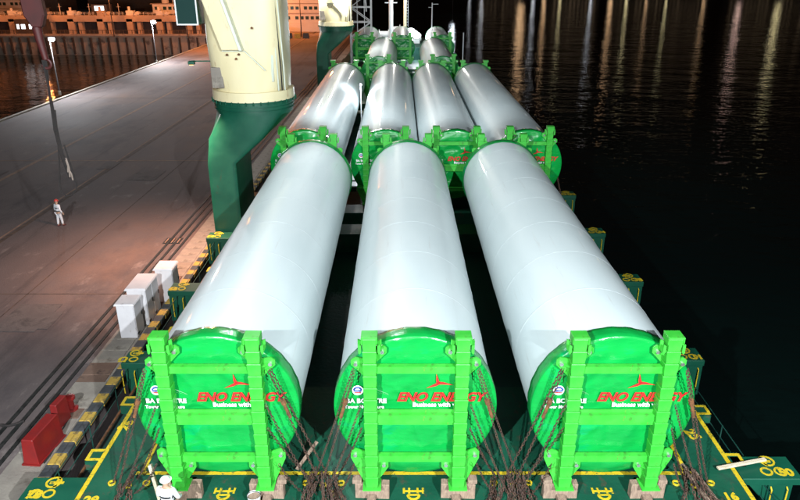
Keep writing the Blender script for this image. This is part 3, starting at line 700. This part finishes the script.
# bow: masts, lamp, windlass, lattice rest
def mast(px, Y, z0, z1, r, name, label, m, cat='mast'):
    x = ony(px, 20, Y).x; t = thing(name, label, cat, (x, Y, z0))
    b = MB(); b.tube([(0, 0, 0), (0, 0, z1-z0)], [r, r*.8], 14); b.build('pole', m, t, smooth=True); return t
t = mast(391, 128, -1.2, 22, .42, 'fore_mast', 'pale pinkish mast rising above the bow', 'white_paint')
b = MB(); b.box((0, 0, 9.5), (2.2, .2, .15)); b.build('yard', 'white_paint', t)
t = mast(405, 130, -1.2, 13.2, .32, 'lamp_mast', 'mast with the bright white lamp above the middle far section', 'cream')
b = MB(); b.box((0, 0, 13.2), (2.6, .6, .2)); hd = b.build('lamp_bracket', 'white_paint', t)
for dx in (-.9, 0, .9):
    b = MB(); b.sphere((dx, -.35, 13.0), .36, sq=(1, .8, .8)); b.build('lamp_lens', 'lamp_warm', hd)
b = MB()
for z in range(0, 24): b.box((.42, 0, z*.5+.6), (.3, .05, .04))
b.box((.28, 0, 6.5), (.03, .05, 12)); b.box((.56, 0, 6.5), (.03, .05, 12)); b.build('ladder', 'white_paint', t)
LX = ony(405, 20, 130).x
point('mast_lamp', (LX, 128.8, 11.9), 5000, WHITE, .4)
p = ony(411, 31, 124)
t = thing('floodlight', 'dazzling white floodlight above the middle section of the farthest row', 'floodlight', (p.x, 124, .95))
b = MB(); b.cyl((0, 0, 0), (0, 0, p.z-.95), .08, n=8); b.build('pole', 'white_paint', t)
for q in range(3):
    b = MB(); b.sphere((.5*q, -.3, p.z-.95-.35*q), .62, sq=(1, .7, .8)); b.build('lamp_lens', 'lamp_white', t)
point('bow_flood', (p.x+.3, 123.0, p.z), 5000, COOL, .4)
t = mast(432, 118, -1.2, 8.7, .10, 'antenna_mast', 'thin white post with short arm left of the right far section', 'white_paint')
b = MB(); b.box((.5, 0, 9.7), (1.0, .08, .08)); b.box((-.3, 0, 9.2), (.6, .06, .06)); b.build('arm', 'white_paint', t)
b = MB(); b.sphere((.0, -.1, 3.2), .3); b.build('lamp_lens', 'window_lit', t)
t = mast(464, 100, -1.2, 5.5, .07, 'rail_post_light', 'small white post on the water side of the far rows', 'white_paint', 'post')
b = MB(); b.sphere((0, 0, 2.6), .22); b.build('lamp_lens', 'lamp_warm', t)
# lattice jib rest beside the far crane
t = thing('lattice_tower', 'white lattice tower beside the far cream crane', 'lattice tower', (ony(361, 20, 112).x, 112, -1.25))
b = MB()
for dx in (-1.6, 1.6):
    for dy in (-1.2, 1.2): b.box((dx, dy, 8), (.2, .2, 16))
b.build('leg', 'white_paint', t)
b = MB()
for k in range(6):
    z = 3+k*2.2; s = 1 if k % 2 else -1
    for dy in (-1.2, 1.2):
        b.box((0, dy, z), (3.2, .13, .13)); b.cyl((-1.6*s, dy, z), (1.6*s, dy, z+2.2), .07, n=6)
    for dx in (-1.6, -.5, .6, 1.6): b.box((dx, 0, z+.02), (.1, 2.4, .1))
for dx in (-.5, .6): b.box((dx, -1.2, 9), (.1, .1, 13))
b.build('lattice', 'white_paint', t)
def curve_brace(x0): return [(x0+1.5*math.sin(a), -1.25, 9+5*math.cos(a)) for a in [R(10*k) for k in range(10)]]
b = MB(); b.tube(curve_brace(-.6), .12, 6); b.build('curved_brace', 'white_paint', t)
# windlasses and bow clutter
for q, (x, y, h) in enumerate(((-3.0, 133, 2.4), (-.9, 134.5, 3.2), (3.0, 133, 1.6), (1.3, 137, 1.8), (-4.5, 131, 1.6))):
    t = thing('windlass', 'white painted windlass on the bow, %s' % ('second from left', 'tallest, below the pink mast', 'rightmost', 'behind the lamp mast', 'leftmost')[q], 'windlass', (x, y, .93), 0, 'windlasses on the bow')
    b = MB(); b.box((0, 0, h*.25), (1.4, .9, h*.5)); b.build('base', 'white_paint', t)
    b = MB(); b.cyl((-.9, 0, h*.65), (.9, 0, h*.65), h*.26, n=14); b.cyl((-.95, 0, h*.65), (-.8, 0, h*.65), h*.38, n=14); b.cyl((.8, 0, h*.65), (.95, 0, h*.65), h*.38, n=14); b.build('drum', 'white_paint', t)
# white walkway with steps between the second row's left pair
t = thing('catwalk', 'white lit catwalk between the two left tower sections of the second row', 'catwalk', (-3.26, 43, 0))
b = MB(); b.box((0, 13.5, .5), (.85, 27, .06)); b.build('walkway', 'white_paint', t)
rme = MB().box((0, 0, 0), (.6, .34, .03)).mesh('opening', 'vent_dark')
for k, (dx, dy) in enumerate(((0.1, 1.2), (-.1, 3.6), (.1, 5.2), (0, 9.5), (.1, 12.5), (-.1, 17))): put('opening', rme, t, (dx, dy, .535))
b = MB()
for k in range(10): b.box((0, k*2.9+.5, .25), (.7, .1, .5))
b.build('support_leg', 'steel_green', t)
point('catwalk_fill', (-3.3, 58, 4.6), 700, COOL, .3)  # added light to brighten the gap between the left sections
t = thing('lamp', 'small added white lamp to brighten the gap between the left second row sections', 'lamp', (-3.3, 58, .53)); b = MB(); b.cyl((0, 0, 0), (0, 0, 4.2), .04, n=6); b.build('pole', 'white_paint', t); b = MB(); b.sphere((0, 0, 4.25), .08); b.build('lamp_lens', 'lamp_white', t)

# ================================================================== THINGS ON THE QUAY
def cabinet(p, d, label):
    t = thing('control_cabinet', label, 'cabinet', (p[0], p[1], QZ+.02), -QA, 'white cabinets on the quay')
    b = MB(); b.box((0, 0, d[2]/2), d); b.build('case', 'cabinet', t, bevel=.015)
    b = MB(); b.box((0, 0, d[2]+.04), (d[0]+.16, d[1]+.16, .08), top=.9); b.build('lid', 'cabinet', t, bevel=.01)
    nd = 2 if d[1] > 1.5 else 1
    for k in range(nd):
        w_ = d[1]/nd-.08; yc = -d[1]/2+(k+.5)*d[1]/nd
        b = MB(); b.box((d[0]/2+.012, yc, d[2]*.5+.02), (.024, w_, d[2]-.16)); dd = b.build('door', 'cabinet', t, bevel=.006)
        b = MB(); b.box((d[0]/2+.03, yc-w_*.38, .2), (.02, .22, .09)); b.build('vent', 'vent_dark', dd)
        b = MB(); b.box((d[0]/2+.04, yc+w_*.4, d[2]*.55), (.03, .03, .18)); b.build('handle', 'rail_dark', dd)
pa = onz(131, 338, QZ); cabinet((pa.x-.05, pa.y+.40), (.74, .9, 1.62), 'white cabinet on the quay nearest the camera')
cabinet((pa.x+.02, pa.y+2.0), (.82, 1.7, 1.78), 'long white cabinet with two doors, middle of the three on the quay')
cabinet((pa.x+.50, pa.y+4.0), (.80, .95, 1.72), 'white cabinet on the quay farthest from the camera')
# red barrier, stop block and bollard
a0, a1 = onz(36, 466, QZ), onz(62, 436, QZ); mid = (a0+a1)/2; ang = math.atan2(a1.y-a0.y, a1.x-a0.x); ln = (a1-a0).length
t = thing('barrier', 'long red painted barrier on the quay beside the crane rails', 'barrier', (mid.x-.15, mid.y, QZ+.02), ang)
b = MB(); b.box((0, 0, .5), (ln, .55, .95), top=.94, topy=.72); b.build('body', 'red_paint', t, bevel=.03); b = MB(); b.box((0, 0, .02), (ln+.05, .62, .06)); b.build('foot', 'red_paint', t)
p = onz(61, 428, QZ); t = thing('stop_block', 'small upright red block behind the long red barrier', 'stop block', (p.x-.05, p.y+.25, QZ+.02), ang)
b = MB(); b.box((0, 0, .5), (.75, .28, 1.0), top=.9); b.build('body', 'red_paint', t, bevel=.03)
p = onz(72, 410, QZ); t = thing('bollard', 'short dark red bollard on the quay between barrier and kerb', 'bollard', (p.x, p.y, QZ+.02))
b = MB(); b.tube([(0, 0, 0), (0, 0, .08), (0, 0, .1), (0, 0, .42)], [.24, .24, .13, .12], 16); b.build('post', 'red_paint', t, smooth=True); b = MB(); b.tube([(0, 0, .42), (0, 0, .48), (0, 0, .58), (0, 0, .62)], [.12, .2, .2, .1], 16); b.build('cap', 'red_paint', t, smooth=True)
p = onz(82, 396, QZ); m_ = MB(); m_.box((0, 0, 0), (1.25, 1.7, .04)); m_.build('pale_slab', 'concrete', quay, (p.x, p.y, QZ+.05))
b = MB(); pth = [onz(*q, QZ+.04) for q in ((44, 463), (50, 455), (55, 447), (57, 438), (64, 427), (68, 420))]; b.tube(pth, .03, 6)
tag(b.build('cable', 'rope'), 'dark cable lying on the quay beside the red barrier', 'cable')
b = MB(); pth = [onz(*q, QZ+.04) for q in ((0, 425), (8, 426), (16, 424), (24, 421))]; b.tube(pth, .05, 6)
tag(b.build('cable', 'rope'), 'short black cable crossing the crane rails at the left', 'cable')

# pier lamp posts with their lamps
def pier_lamp(px, py, ptop, label, e, colr, mt):
    g = onz(px, py, QZ); top = ony(ptop[0], ptop[1], g.y)
    t = thing('street_lamp', label, 'lamp', (g.x, g.y, QZ), 0, 'lamp posts on the pier'); h = top.z-QZ
    b = MB(); b.tube([(0, 0, 0), (0, 0, h)], [.10, .05], 10); b.build('pole', 'wharf_dark', t); b = MB(); b.cyl((0, 0, 0), (0, 0, .5), .2, n=10); b.build('base', 'concrete', t)
    b = MB(); b.box((.35, -.1, h+.22), (1.0, .4, .14)); b.build('lamp_head', 'wharf_dark', t); b = MB(); b.sphere((.35, -.2, h), .34 if g.y < 110 else .40, sq=(1.2, .8, .7)); b.build('lamp_lens', mt, t)
    point('pier_lamp', (g.x+.5, g.y-.35, h+QZ-.45), e, colr, .2)
pier_lamp(60, 95, (52, 39), 'grey lamp post with bright white lamp at the basin edge, left one', 10500, COOL, 'lamp_white')
pier_lamp(157, 63, (150, 22), 'grey lamp post with bright white lamp at the basin edge, right one', 14000, COOL, 'lamp_white')
# orange lamp added on the crane for an unseen quay lamp over the apron
t = thing('floodlight', 'added orange sodium lamp under the near crane housing on the quay side', 'floodlight', (-10.9, 36.6, 9.2))
b = MB(); b.box((0, 0, 0), (.3, .3, .18)); b.build('lamp_shade', 'steel_green', t); b = MB(); b.box((0, 0, -.1), (.2, .2, .02)); b.build('lamp_lens', 'lamp_sodium', t); b = MB(); b.box((.5, .3, .05), (1.2, .06, .06)); b.build('arm', 'steel_green', t)
spot('sodium_beam', (-11.2, 35.4, 8.6), (-13.2, 35.5, QZ), 15000, (1, .56, .40), 105, 1.0, .1)

# hanging hook block and slings of a quay crane
HY = 25.0
t = thing('hook_block', 'dark red crane hook block hanging at the upper left', 'hook block', ony(35, 18, HY))
b = MB(); b.prism([(-.36, -.16, 1.4), (.36, -.16, 1.4), (.40, -.16, .1), (.22, -.16, -.32), (-.10, -.16, -.32), (-.34, -.16, .1)], (0, .32, 0)); b.build('sheave_case', 'hook_red', t, bevel=.05)
b = MB(); b.tube([(0, 0, -.3), (.02, 0, -.7), (.10, 0, -1.4)], [.17, .15, .11], 12); b.build('shank', 'hook_red', t, smooth=True)
b = MB(); b.tube([(.1+.16*math.sin(R(a)), 0, -1.55+.16*math.cos(R(a))) for a in range(0, 280, 20)], .05, 8); b.build('hook', 'hook_red', t, smooth=True)
for dx in (-.2, .2):
    b = MB(); b.cyl((dx, 0, 1.3), (dx, 0, 14), .025, n=6); b.build('hoist_rope', 'rope', t)
t = thing('sling_bundle', 'bundle of dark rope slings with a loop hanging over the pier', 'slings', ony(44, 60, HY))
top = ony(44, 60, HY); rnd = random.Random(3)
def L3(px, py, dy=0): return ony(px, py, HY+dy)-top
for i in range(7):
    w_ = rnd.uniform(-.05, .05); e = rnd.uniform(-2, 2); b = MB()
    pts = [L3(44+w_*40, 60, w_), L3(51+e*.6, 100, w_*2), L3(56+e, 130, -w_), L3(63+e*.8, 158, w_), L3(69+e*.7, 178-i*2, 0)]
    b.tube(pts, .028, 6); b.build('rope', 'rope', t)
b = MB(); b.tube([L3(*q) for q in ((55, 110), (58, 140), (59.5, 165), (60, 185), (61.5, 192), (66, 196), (72, 195), (76, 190), (76.5, 184), (74, 175), (69, 160), (64, 145))], .03, 6); b.build('loop', 'rope', t)
for q0, q1 in (((66, 158), (70, 177)), ((68, 168), (73, 180)), ((66, 160), (68, 172))):
    b = MB(); b.tube([L3(*q0, -.08), L3((q0[0]+q1[0])/2+1, (q0[1]+q1[1])/2, -.1), L3(*q1, -.08)], .03, 6); b.build('rope_tail', 'rope_pale', t)

# ================================================================== FAR WHARF AND BACKGROUND
WY = 176
b = MB(); b.box((-167, WY+60, QZ-2.6), (300, 120, 5.2)); b = b.build('wharf', 'wharf_stone'); struct(b)
# continuation of the pier surface behind the crane
m_ = MB(); m_.box((-100, WY-.12, QZ+.25), (170, .5, .5)); m_.build('wharf_kerb', 'wharf_stone', b)
pl = MB().box((0, 0, 0), (.35, .5, 4.0)).mesh('fender_pile', 'wharf_dark')
for k in range(56): put('fender_pile', pl, b, (-48-k*2.2, WY-.45, QZ-2.3))
# row of lock houses: openings between stout piers
hut = thing('wharf_shed', 'leftmost long low orange lit shed with dark openings across the basin', 'shed', (0, WY+6, 0))
def shed(x0, label, n=0):
    t = thing('wharf_shed', label, 'shed', (x0, WY+5, QZ), 0, 'orange lit sheds across the basin')
    m = MB(); m.box((0, 1.2, 1.6), (7.3, 1.4, 3.2)); m.build('back_wall', 'wharf_dark', t)
    m = MB(); m.box((0, .3, 3.9), (7.4, 3.6, 1.5)); m.build('roof_beam', 'wharf_stone', t)
    m = MB(); m.box((-3.1, 0, 1.9), (1.5, 3.0, 3.8)); m.box((-.9, 0, 1.6), (.9, 2.4, 3.2)); m.build('pier', 'wharf_stone', t)
    rq = random.Random(int(x0)); m = MB(); m.box((-3.0, 0, 5.15), (1.5+rq.random()*.6, 1.8, 1.1)); m.cyl((-3.3, 0, 5.6), (-3.3, 0, 6.2+rq.random()*.7), .3, n=10); m.box((-2.3, 0, 4.85), (2.4, 1.2, .4)); m.cyl((-1.2, -.5, 5.1), (-1.2, .6, 5.1), .45, n=12); m.build('winch', 'ferry_white' if rq.random() < .5 else 'wharf_stone', t)
    if rq.random() < .6:
        m = MB(); m.cyl((1.5, 0, 4.6), (1.5, 0, 7.4), .07, n=6); m.box((1.5, 0, 6.6), (.9, .06, .06)); m.build('mast', 'ferry_white', t)
    m = MB()
    for k in range(5): m.box((-1.5+k*1.1, -1.45, 5.0), (.07, .07, .8))
    m.box((.7, -1.45, 5.4), (5.2, .06, .06)); m.box((.7, -1.45, 5.05), (5.2, .05, .05)); m.build('roof_railing', 'ferry_white', t)
    m = MB()
    for k in range(7): m.box((-3.4+k*1.05, -2.6, .6), (.12, .12, 1.2))
    m.box((0, -2.6, 1.2), (7.3, .1, .1)); m.build('railing', 'wharf_dark', t)
bpy.data.objects.remove(hut)
for k in range(10):
    shed(-50-k*7.4, 'orange lit low shed with dark openings across the basin, number %s from the crane' % ('one', 'two', 'three', 'four', 'five', 'six', 'seven', 'eight', 'nine', 'ten')[k])
# lit windows on the left (they mirror in the basin)
t = thing('gatehouse', 'dark hut with bright white windows across the basin at far left', 'hut', (ony(32, 30, WY+2).x, WY+2, QZ))
m = MB(); m.box((0, 1, 1.9), (8, 2.4, 3.8)); m.build('wall', 'wharf_dark', t)
for dx, ww in ((-3.2, .6), (-1.9, 1.0), (0, .9), (1.6, 1.2)):
    m = MB(); m.box((dx, -.23, 2.1), (ww, .04, 1.1)); m.build('window', 'window_lit', t)
# vessels moored beyond the wharf
def vessel(x, y, L_, decks, label, rz=0, hh=1.0, mst=True, warm=.25):
    t = thing('moored_vessel', label, 'ship', (x, y, QZ), rz, 'vessels moored beyond the wharf'); rnd = random.Random(int(x))
    m = MB(); m.prism([(-L_/2, -3, 0), (L_/2-4, -3, 0), (L_/2, 0, 0), (L_/2-4, 3, 0), (-L_/2, 3, 0)], (0, 0, 2.2)); m.build('hull', 'ferry_white', t)
    z = 2.2; l = L_*.86
    for d in range(decks):
        m = MB(); m.box((-L_*.03, 0, z+1.15), (l, 5-d*.7, 2.3)); dk = m.build('deckhouse', 'ferry_white', t); m = MB(); m.box((-L_*.03, 0, z+2.35), (l+.8, 5.8-d*.7, .12)); m.build('deck_edge', 'wharf_stone', dk)
        wn = MB().box((0, 0, 0), (.85, .08, .8))
        wd = wn.mesh('window', 'glass_dark'); k = 0; xx = -L_*.03-l/2+1.0
        while xx < -L_*.03+l/2-.8:
            put('window', wd, dk, (xx, -(5-d*.7)/2-.02, z+1.25)); xx += 1.35 if k % 5 else 2.2; k += 1
        z += 2.42; l *= .84
    if mst:
        m = MB(); m.cyl((0, 0, z), (0, 0, z+5), .12, n=6); m.cyl((-3, 0, z), (-3, 0, z+3), .1, n=6); m.cyl((3, 0, z), (2, 0, z+4), .1, n=6); m.box((0, 0, z+3), (2, .1, .1)); m.build('mast', 'ferry_white', t)
    m = MB(); m.cyl((-L_*.25, 0, z), (-L_*.25, 0, z+1.8), .9, n=12); m.build('funnel', 'ferry_white', t)
vessel(-30, WY+16, 34, 3, 'white passenger ship with three rows of windows between the two cranes')
vessel(-57, WY+15, 20, 2, 'small moored vessel with masts left of the near crane', 0, 1)
vessel(-120, WY+40, 34, 2, 'moored vessel at far left beyond the sheds')
# striped barrier blocks at the pier's head
for k in range(7):
    m = MB(); m.box((0, 0, .6), (1.5, .8, 1.2), top=.85); o = m.build('barrier_block', 'kerb_yellow' if k % 2 else 'kerb_black', None, (-34.5+k*2.0, WY-6, QZ))
    tag(o, '%s barrier block at the head of the pier, %s from left' % ('yellow' if k % 2 else 'black', ('first', 'second', 'third', 'fourth', 'fifth', 'sixth', 'seventh')[k]), 'barrier', 'barrier blocks at the head of the pier')
t = thing('work_van', 'small white van parked before the passenger ship', 'van', (-31.0, WY-1, QZ))
m = MB(); m.prism([(-2.2, -.9, .4), (2.2, -.9, .4), (2.2, -.9, 1.2), (1.4, -.9, 1.35), (.9, -.9, 2.1), (-2.2, -.9, 2.1)], (0, 1.8, 0)); m.build('body', 'ferry_white', t, bevel=.08)
for dx in (-1.4, 1.4):
    m = MB(); m.cyl((dx, -.95, .38), (dx, -.7, .38), .38, n=14); m.build('wheel', 'vent_dark', t)
m = MB(); m.box((.2, -.91, 1.65), (1.2, .03, .5)); m.build('window', 'glass_dark', t)
# dark warehouses far behind
for k, (x, y, wd, h, lab) in enumerate(((-150, 250, 70, 9, 'leftmost'), (-84, 262, 52, 9, 'middle'), (-34, 275, 38, 11, 'right, between the cranes'))):
    t = thing('warehouse', 'dark warehouse with orange eaves on the far shore, %s' % lab, 'warehouse', (x, y, QZ), 0, 'warehouses behind the wharf')
    m = MB(); m.box((0, 0, h/2), (wd, 14, h)); m.build('wall', 'city_wall', t)
    m = MB(); m.prism([(-wd/2-.5, -7.6, h), (-wd/2-.5, 7.6, h), (-wd/2-.5, 0, h+2)], (wd+1, 0, 0)); m.build('roof', 'city_wall', t)
    me = MB().box((0, 0, 0), (3.2, .08, 2.4)).mesh('door', 'wharf_dark'); q = -wd/2+5
    while q < wd/2-3: put('door', me, t, (q, -7.05, 1.4)); q += 6.5
for k, (x, y, z, e) in enumerate(((-52, WY-2, 9, 5200), (-70, WY-2, 9, 5200), (-88, WY-2, 9, 5200), (-106, WY-2, 9, 5200), (-124, WY-2, 9, 5200), (-36, WY+2, 9.5, 9500), (-24, WY-3, 9.5, 9500), (-38, WY-30, 9, 14000))):
    t = thing('street_lamp', 'orange sodium street lamp on the far wharf, %s from the left' % ('fifth', 'fourth', 'third', 'second', 'first', 'seventh', 'last', 'sixth')[k], 'lamp', (x, y, QZ), 0, 'sodium lamps on the wharf')
    m = MB(); m.tube([(0, 0, 0), (0, 0, z-QZ)], [.14, .08], 8); m.build('pole', 'wharf_dark', t); m = MB(); m.box((0, -.6, z-QZ), (.4, 1.2, .14)); m.build('lamp_head', 'wharf_dark', t)
    m = MB(); m.box((0, -.8, z-QZ-.1), (.3, .6, .05)); m.build('lamp_lens', 'lamp_sodium', t)
    point('sodium_lamp', (x, y-.8, z-.35), e, SODIUM, .2)
for k, (x, y, z) in enumerate(((-96, 232, 5), (-66, 236, 6.5))):
    t = thing('kiosk', 'small building with cold white lit front behind the wharf, %s' % ('left', 'right')[k], 'kiosk', (x, y, QZ)); m = MB(); m.box((0, 0, z/2), (5, 4, z)); m.build('wall', 'wharf_stone', t)
    m = MB(); m.box((0, -2.03, z-1.2), (3, .05, 1.4)); m.build('window', 'window_lit', t); m = MB(); m.box((0, 0, z+.1), (5.6, 4.6, .2)); m.build('roof', 'wharf_dark', t)

# far shore to starboard: lit quay across the harbour (above the frame, seen in the water)
SHY = 620
b = MB(); b.box((330, SHY+60, -3.5), (1300, 120, 6)); struct(b.build('far_shore', 'wharf_dark'))
rnd = random.Random(11)
for k, (px, hgt, rr, mt) in enumerate(((482, 12, 1.3, 'w'), (522, 26, 3.2, 's'), (534, 9, 1.4, 'w'), (545, 10, 1.7, 's'), (561, 6, 1.1, 'y'), (592, 7, 1.3, 'w'), (612, 10, 1.9, 's'), (628, 6, 1.3, 'y'), (648, 6, 1.0, 's'), (668, 6, 1.1, 'y'), (706, 10, 1.2, 's'), (742, 22, 2.1, 'p'), (782, 24, 2.4, 'y'), (470, 7, .9, 'w'))):
    nm = {'w': 'shore_white', 's': 'shore_orange', 'y': 'shore_yellow', 'p': 'shore_pink'}[mt]
    if nm not in M: mat(nm, (1, 1, 1), emit={'w': (.9, .93, 1), 's': (1, .62, .33), 'y': (1, .85, .45), 'p': (1, .66, .55)}[mt], estr=11)
    x = (px-400)/F_PX*(SHY*math.cos(R(PITCH))+14*math.sin(R(PITCH)))*1.0
    t = thing('harbour_lamp', 'harbour lamp across the water, %s from left' % ('1st','2nd','3rd','4th','5th','6th','7th','8th','9th','10th','11th','12th','13th','14th')[k], 'lamp', (x, SHY, -.5), 0, 'harbour lamps on the far shore')
    m = MB(); m.cyl((0, 0, 0), (0, 0, hgt), .4, n=6); m.build('pole', 'wharf_dark', t); m = MB(); m.sphere((0, -.6, hgt), rr, sq=(1, .6, 1)); m.build('lamp_lens', nm, t)
for k, (px, h, wd) in enumerate(((500, 24, 40), (575, 34, 46), (640, 26, 50), (690, 40, 36), (765, 36, 60), (820, 28, 50))):
    x = (px-400)/F_PX*610
    t = thing('apartment_block', 'lit apartment block across the water, %s from left' % ('first','second','third','fourth','fifth','sixth')[k], 'building', (x, SHY+40, -.5), 0, 'buildings on the far shore')
    m = MB(); m.box((0, 0, h/2), (wd, 14, h)); m.build('wall', 'city_wall', t)
    wme = MB().box((0, 0, 0), (1.6, .1, 1.5)).mesh('window', 'window_city')
    for fz in range(int(h/3.4)):
        for fx in range(int(wd/3.6)):
            if rnd.random() < .4: put('window', wme, t, (-wd/2+2+fx*3.6, -7.06, 2+fz*3.4))
# bright lamp low over the water near the bow (its mirror is the white patch)
t = thing('buoy_lamp', 'bright white lamp on a post across the water beyond the bow', 'lamp', (ony(453, 0, 330).x, 330, -6))
m = MB(); m.cyl((0, 0, 0), (0, 0, 11.4), .15, n=6); m.build('pole', 'wharf_dark', t); m = MB(); m.sphere((0, 0, 11.6), .9); m.build('lamp_lens', 'lamp_white', t)

# ================================================================== PEOPLE
def skin_mesh(name, verts, edges, radii, m, sub=2):
    me = bpy.data.meshes.new(name); me.from_pydata(verts, edges, []); o = bpy.data.objects.new(name, me); col.objects.link(o)
    md = o.modifiers.new('s', 'SKIN'); md.use_smooth_shade = True; o.modifiers.new('d', 'SUBSURF').levels = sub; o.modifiers['d'].render_levels = sub
    for i, r in enumerate(radii): me.skin_vertices[0].data[i].radius = r if isinstance(r, tuple) else (r, r)
    me.skin_vertices[0].data[0].use_root = True
    bpy.context.view_layer.update()
    out = bpy.data.meshes.new_from_object(o.evaluated_get(bpy.context.evaluated_depsgraph_get())); bpy.data.objects.remove(o)
    out.materials.clear(); out.materials.append(M[m]); out.shade_smooth(); return out
def person(loc, rz, label, arms, legm, shirtm, hat, vest):
    t = thing('person', label, 'person', loc, rz)
    # 0 pelvis 1 waist 2 chest 3 neck 4 head base 5 head 6 crown
    V = [(0, 0, .95), (0, .0, 1.10), (0, .01, 1.36), (0, .01, 1.50), (0, -.01, 1.57), (0, -.02, 1.65), (0, -.01, 1.73)]
    Rd = [(.15, .11), (.14, .10), (.17, .11), .055, .075, .095, .07]; E = [(i, i+1) for i in range(6)]
    for s in (-1, 1):
        k = len(V); a = arms[0 if s < 0 else 1]
        V += [(s*.19, 0, 1.42), (s*.19+a[0][0]*s, a[0][1], 1.42+a[0][2]), (s*.19+a[1][0]*s, a[1][1], 1.42+a[1][2])]; Rd += [.065, .045, .03]; E += [(2, k), (k, k+1), (k+1, k+2)]
        w0 = Vector(V[k+2]); d = (w0-Vector(V[k+1])).normalized(); n = Vector((0, 1, 0)); n = (n-d*n.dot(d)).normalized()
        V.append(tuple(w0+d*.08)); Rd.append((.04, .02)); E.append((k+2, k+3))
        for q in range(4):
            V.append(tuple(w0+d*.12+n*(q-1.5)*.022)); Rd.append(.011); V.append(tuple(w0+d*(.175-.012*abs(q-1.3))+n*(q-1.5)*.026+Vector((-s*.012, 0, 0)))); Rd.append(.008); E += [(k+3, len(V)-2), (len(V)-2, len(V)-1)]
        V.append(tuple(w0+d*.07+n*-.055)); Rd.append(.011); V.append(tuple(w0+d*.11+n*-.07)); Rd.append(.009); E += [(k+2, len(V)-2), (len(V)-2, len(V)-1)]
        k = len(V); st = .10*s
        V += [(s*.09, 0, .88), (s*.10, st*.6-.02, .50), (s*.10, st, .09), (s*.11, st-.14, .04)]; Rd += [.10, .065, .045, .04]; E += [(0, k), (k, k+1), (k+1, k+2), (k+2, k+3)]
    put('body', skin_mesh('body', V, E, Rd, 'skin'), t)
    jv = [(0, 0, .93), (0, 0, 1.10), (0, .01, 1.36), (0, .01, 1.46)]; je = [(0, 1), (1, 2), (2, 3)]; jr = [(.175, .135), (.165, .125), (.20, .135), (.09, .085)]
    for s in (-1, 1):
        a = arms[0 if s < 0 else 1]; k = len(jv); jv += [(s*.19, 0, 1.42), (s*.19+a[0][0]*s, a[0][1], 1.42+a[0][2]), (s*.19+a[1][0]*s*.96, a[1][1]*.96, 1.42+a[1][2]*.96)]; jr += [.085, .062, .048]; je += [(2, k), (k, k+1), (k+1, k+2)]
    put('jacket', skin_mesh('jacket', jv, je, jr, shirtm), t)
    tv = [(0, 0, .97)]; te = []; tr_ = [(.165, .125)]
    for s in (-1, 1): k = len(tv); st = .10*s; tv += [(s*.09, 0, .86), (s*.10, st*.6-.02, .50), (s*.10, st, .12)]; tr_ += [.115, .085, .07]; te += [(0, k), (k, k+1), (k+1, k+2)]
    put('trousers', skin_mesh('trousers', tv, te, tr_, legm), t)
    for s in (-1, 1): b_ = MB(); b_.sphere((s*.10, .10*s-.06, .06), .12, sq=(.5, 1.2, .5)); b_.build('boot', 'boot', t, smooth=True)
    # face details
    f = MB(); f.sphere((0, -.115, 1.64), .018, 8, 6, (1, 1.2, 1.3)); [f.sphere((s*.092, -.01, 1.64), .025, 8, 6, (.4, 1, 1.2)) for s in (-1, 1)]; f.build('face', 'skin', t, smooth=True)
    f = MB(); [f.sphere((s*.034, -.102, 1.665), .010, 8, 6) for s in (-1, 1)]; f.box((0, -.108, 1.595), (.045, .01, .008)); f.build('eyes', 'vent_dark', t)
    h = MB(); h.tube([(0, -.01, 1.69), (0, -.01, 1.74), (0, -.01, 1.79), (0, -.01, 1.82)], [.125, .12, .085, .02], 20); h.cyl((0, -.04, 1.685), (0, -.04, 1.695), .15, n=20); h.build('helmet', hat, t, smooth=True)
    if vest:
        for z, r_ in ((1.02, .2), (1.22, .195)):
            v = MB(); n_ = 24; 
            for zz in (z, z+.06):
                for j in range(n_): a = 2*math.pi*j/n_; v.v.append(((r_+.012)*math.cos(a), (r_-.045)*math.sin(a), zz))
            for j in range(n_): v.f.append((j, (j+1) % n_, n_+(j+1) % n_, n_+j))
            v.build('reflective_band', 'vent_dark' if vest == 2 else 'reflect', t, smooth=True)
    return t
pq = onz(61, 226, QZ)
person((pq.x, pq.y, QZ), R(150), 'person in pale work clothes and red helmet standing on the open quay', (((.06, .02, -.28), (.07, -.10, -.52)), ((.10, .0, -.27), (.12, -.05, -.53))), 'pants_pale', 'shirt', 'helmet_red', 2)
person((-5.98, 13.75, .0), R(170), 'person in white top with bands at the bottom of the picture beside the left frame', (((.08, -.05, -.26), (.04, -.26, -.38)), ((.09, -.04, -.27), (.05, -.24, -.42))), 'hivis', 'shirt', 'helmet_white', 2)
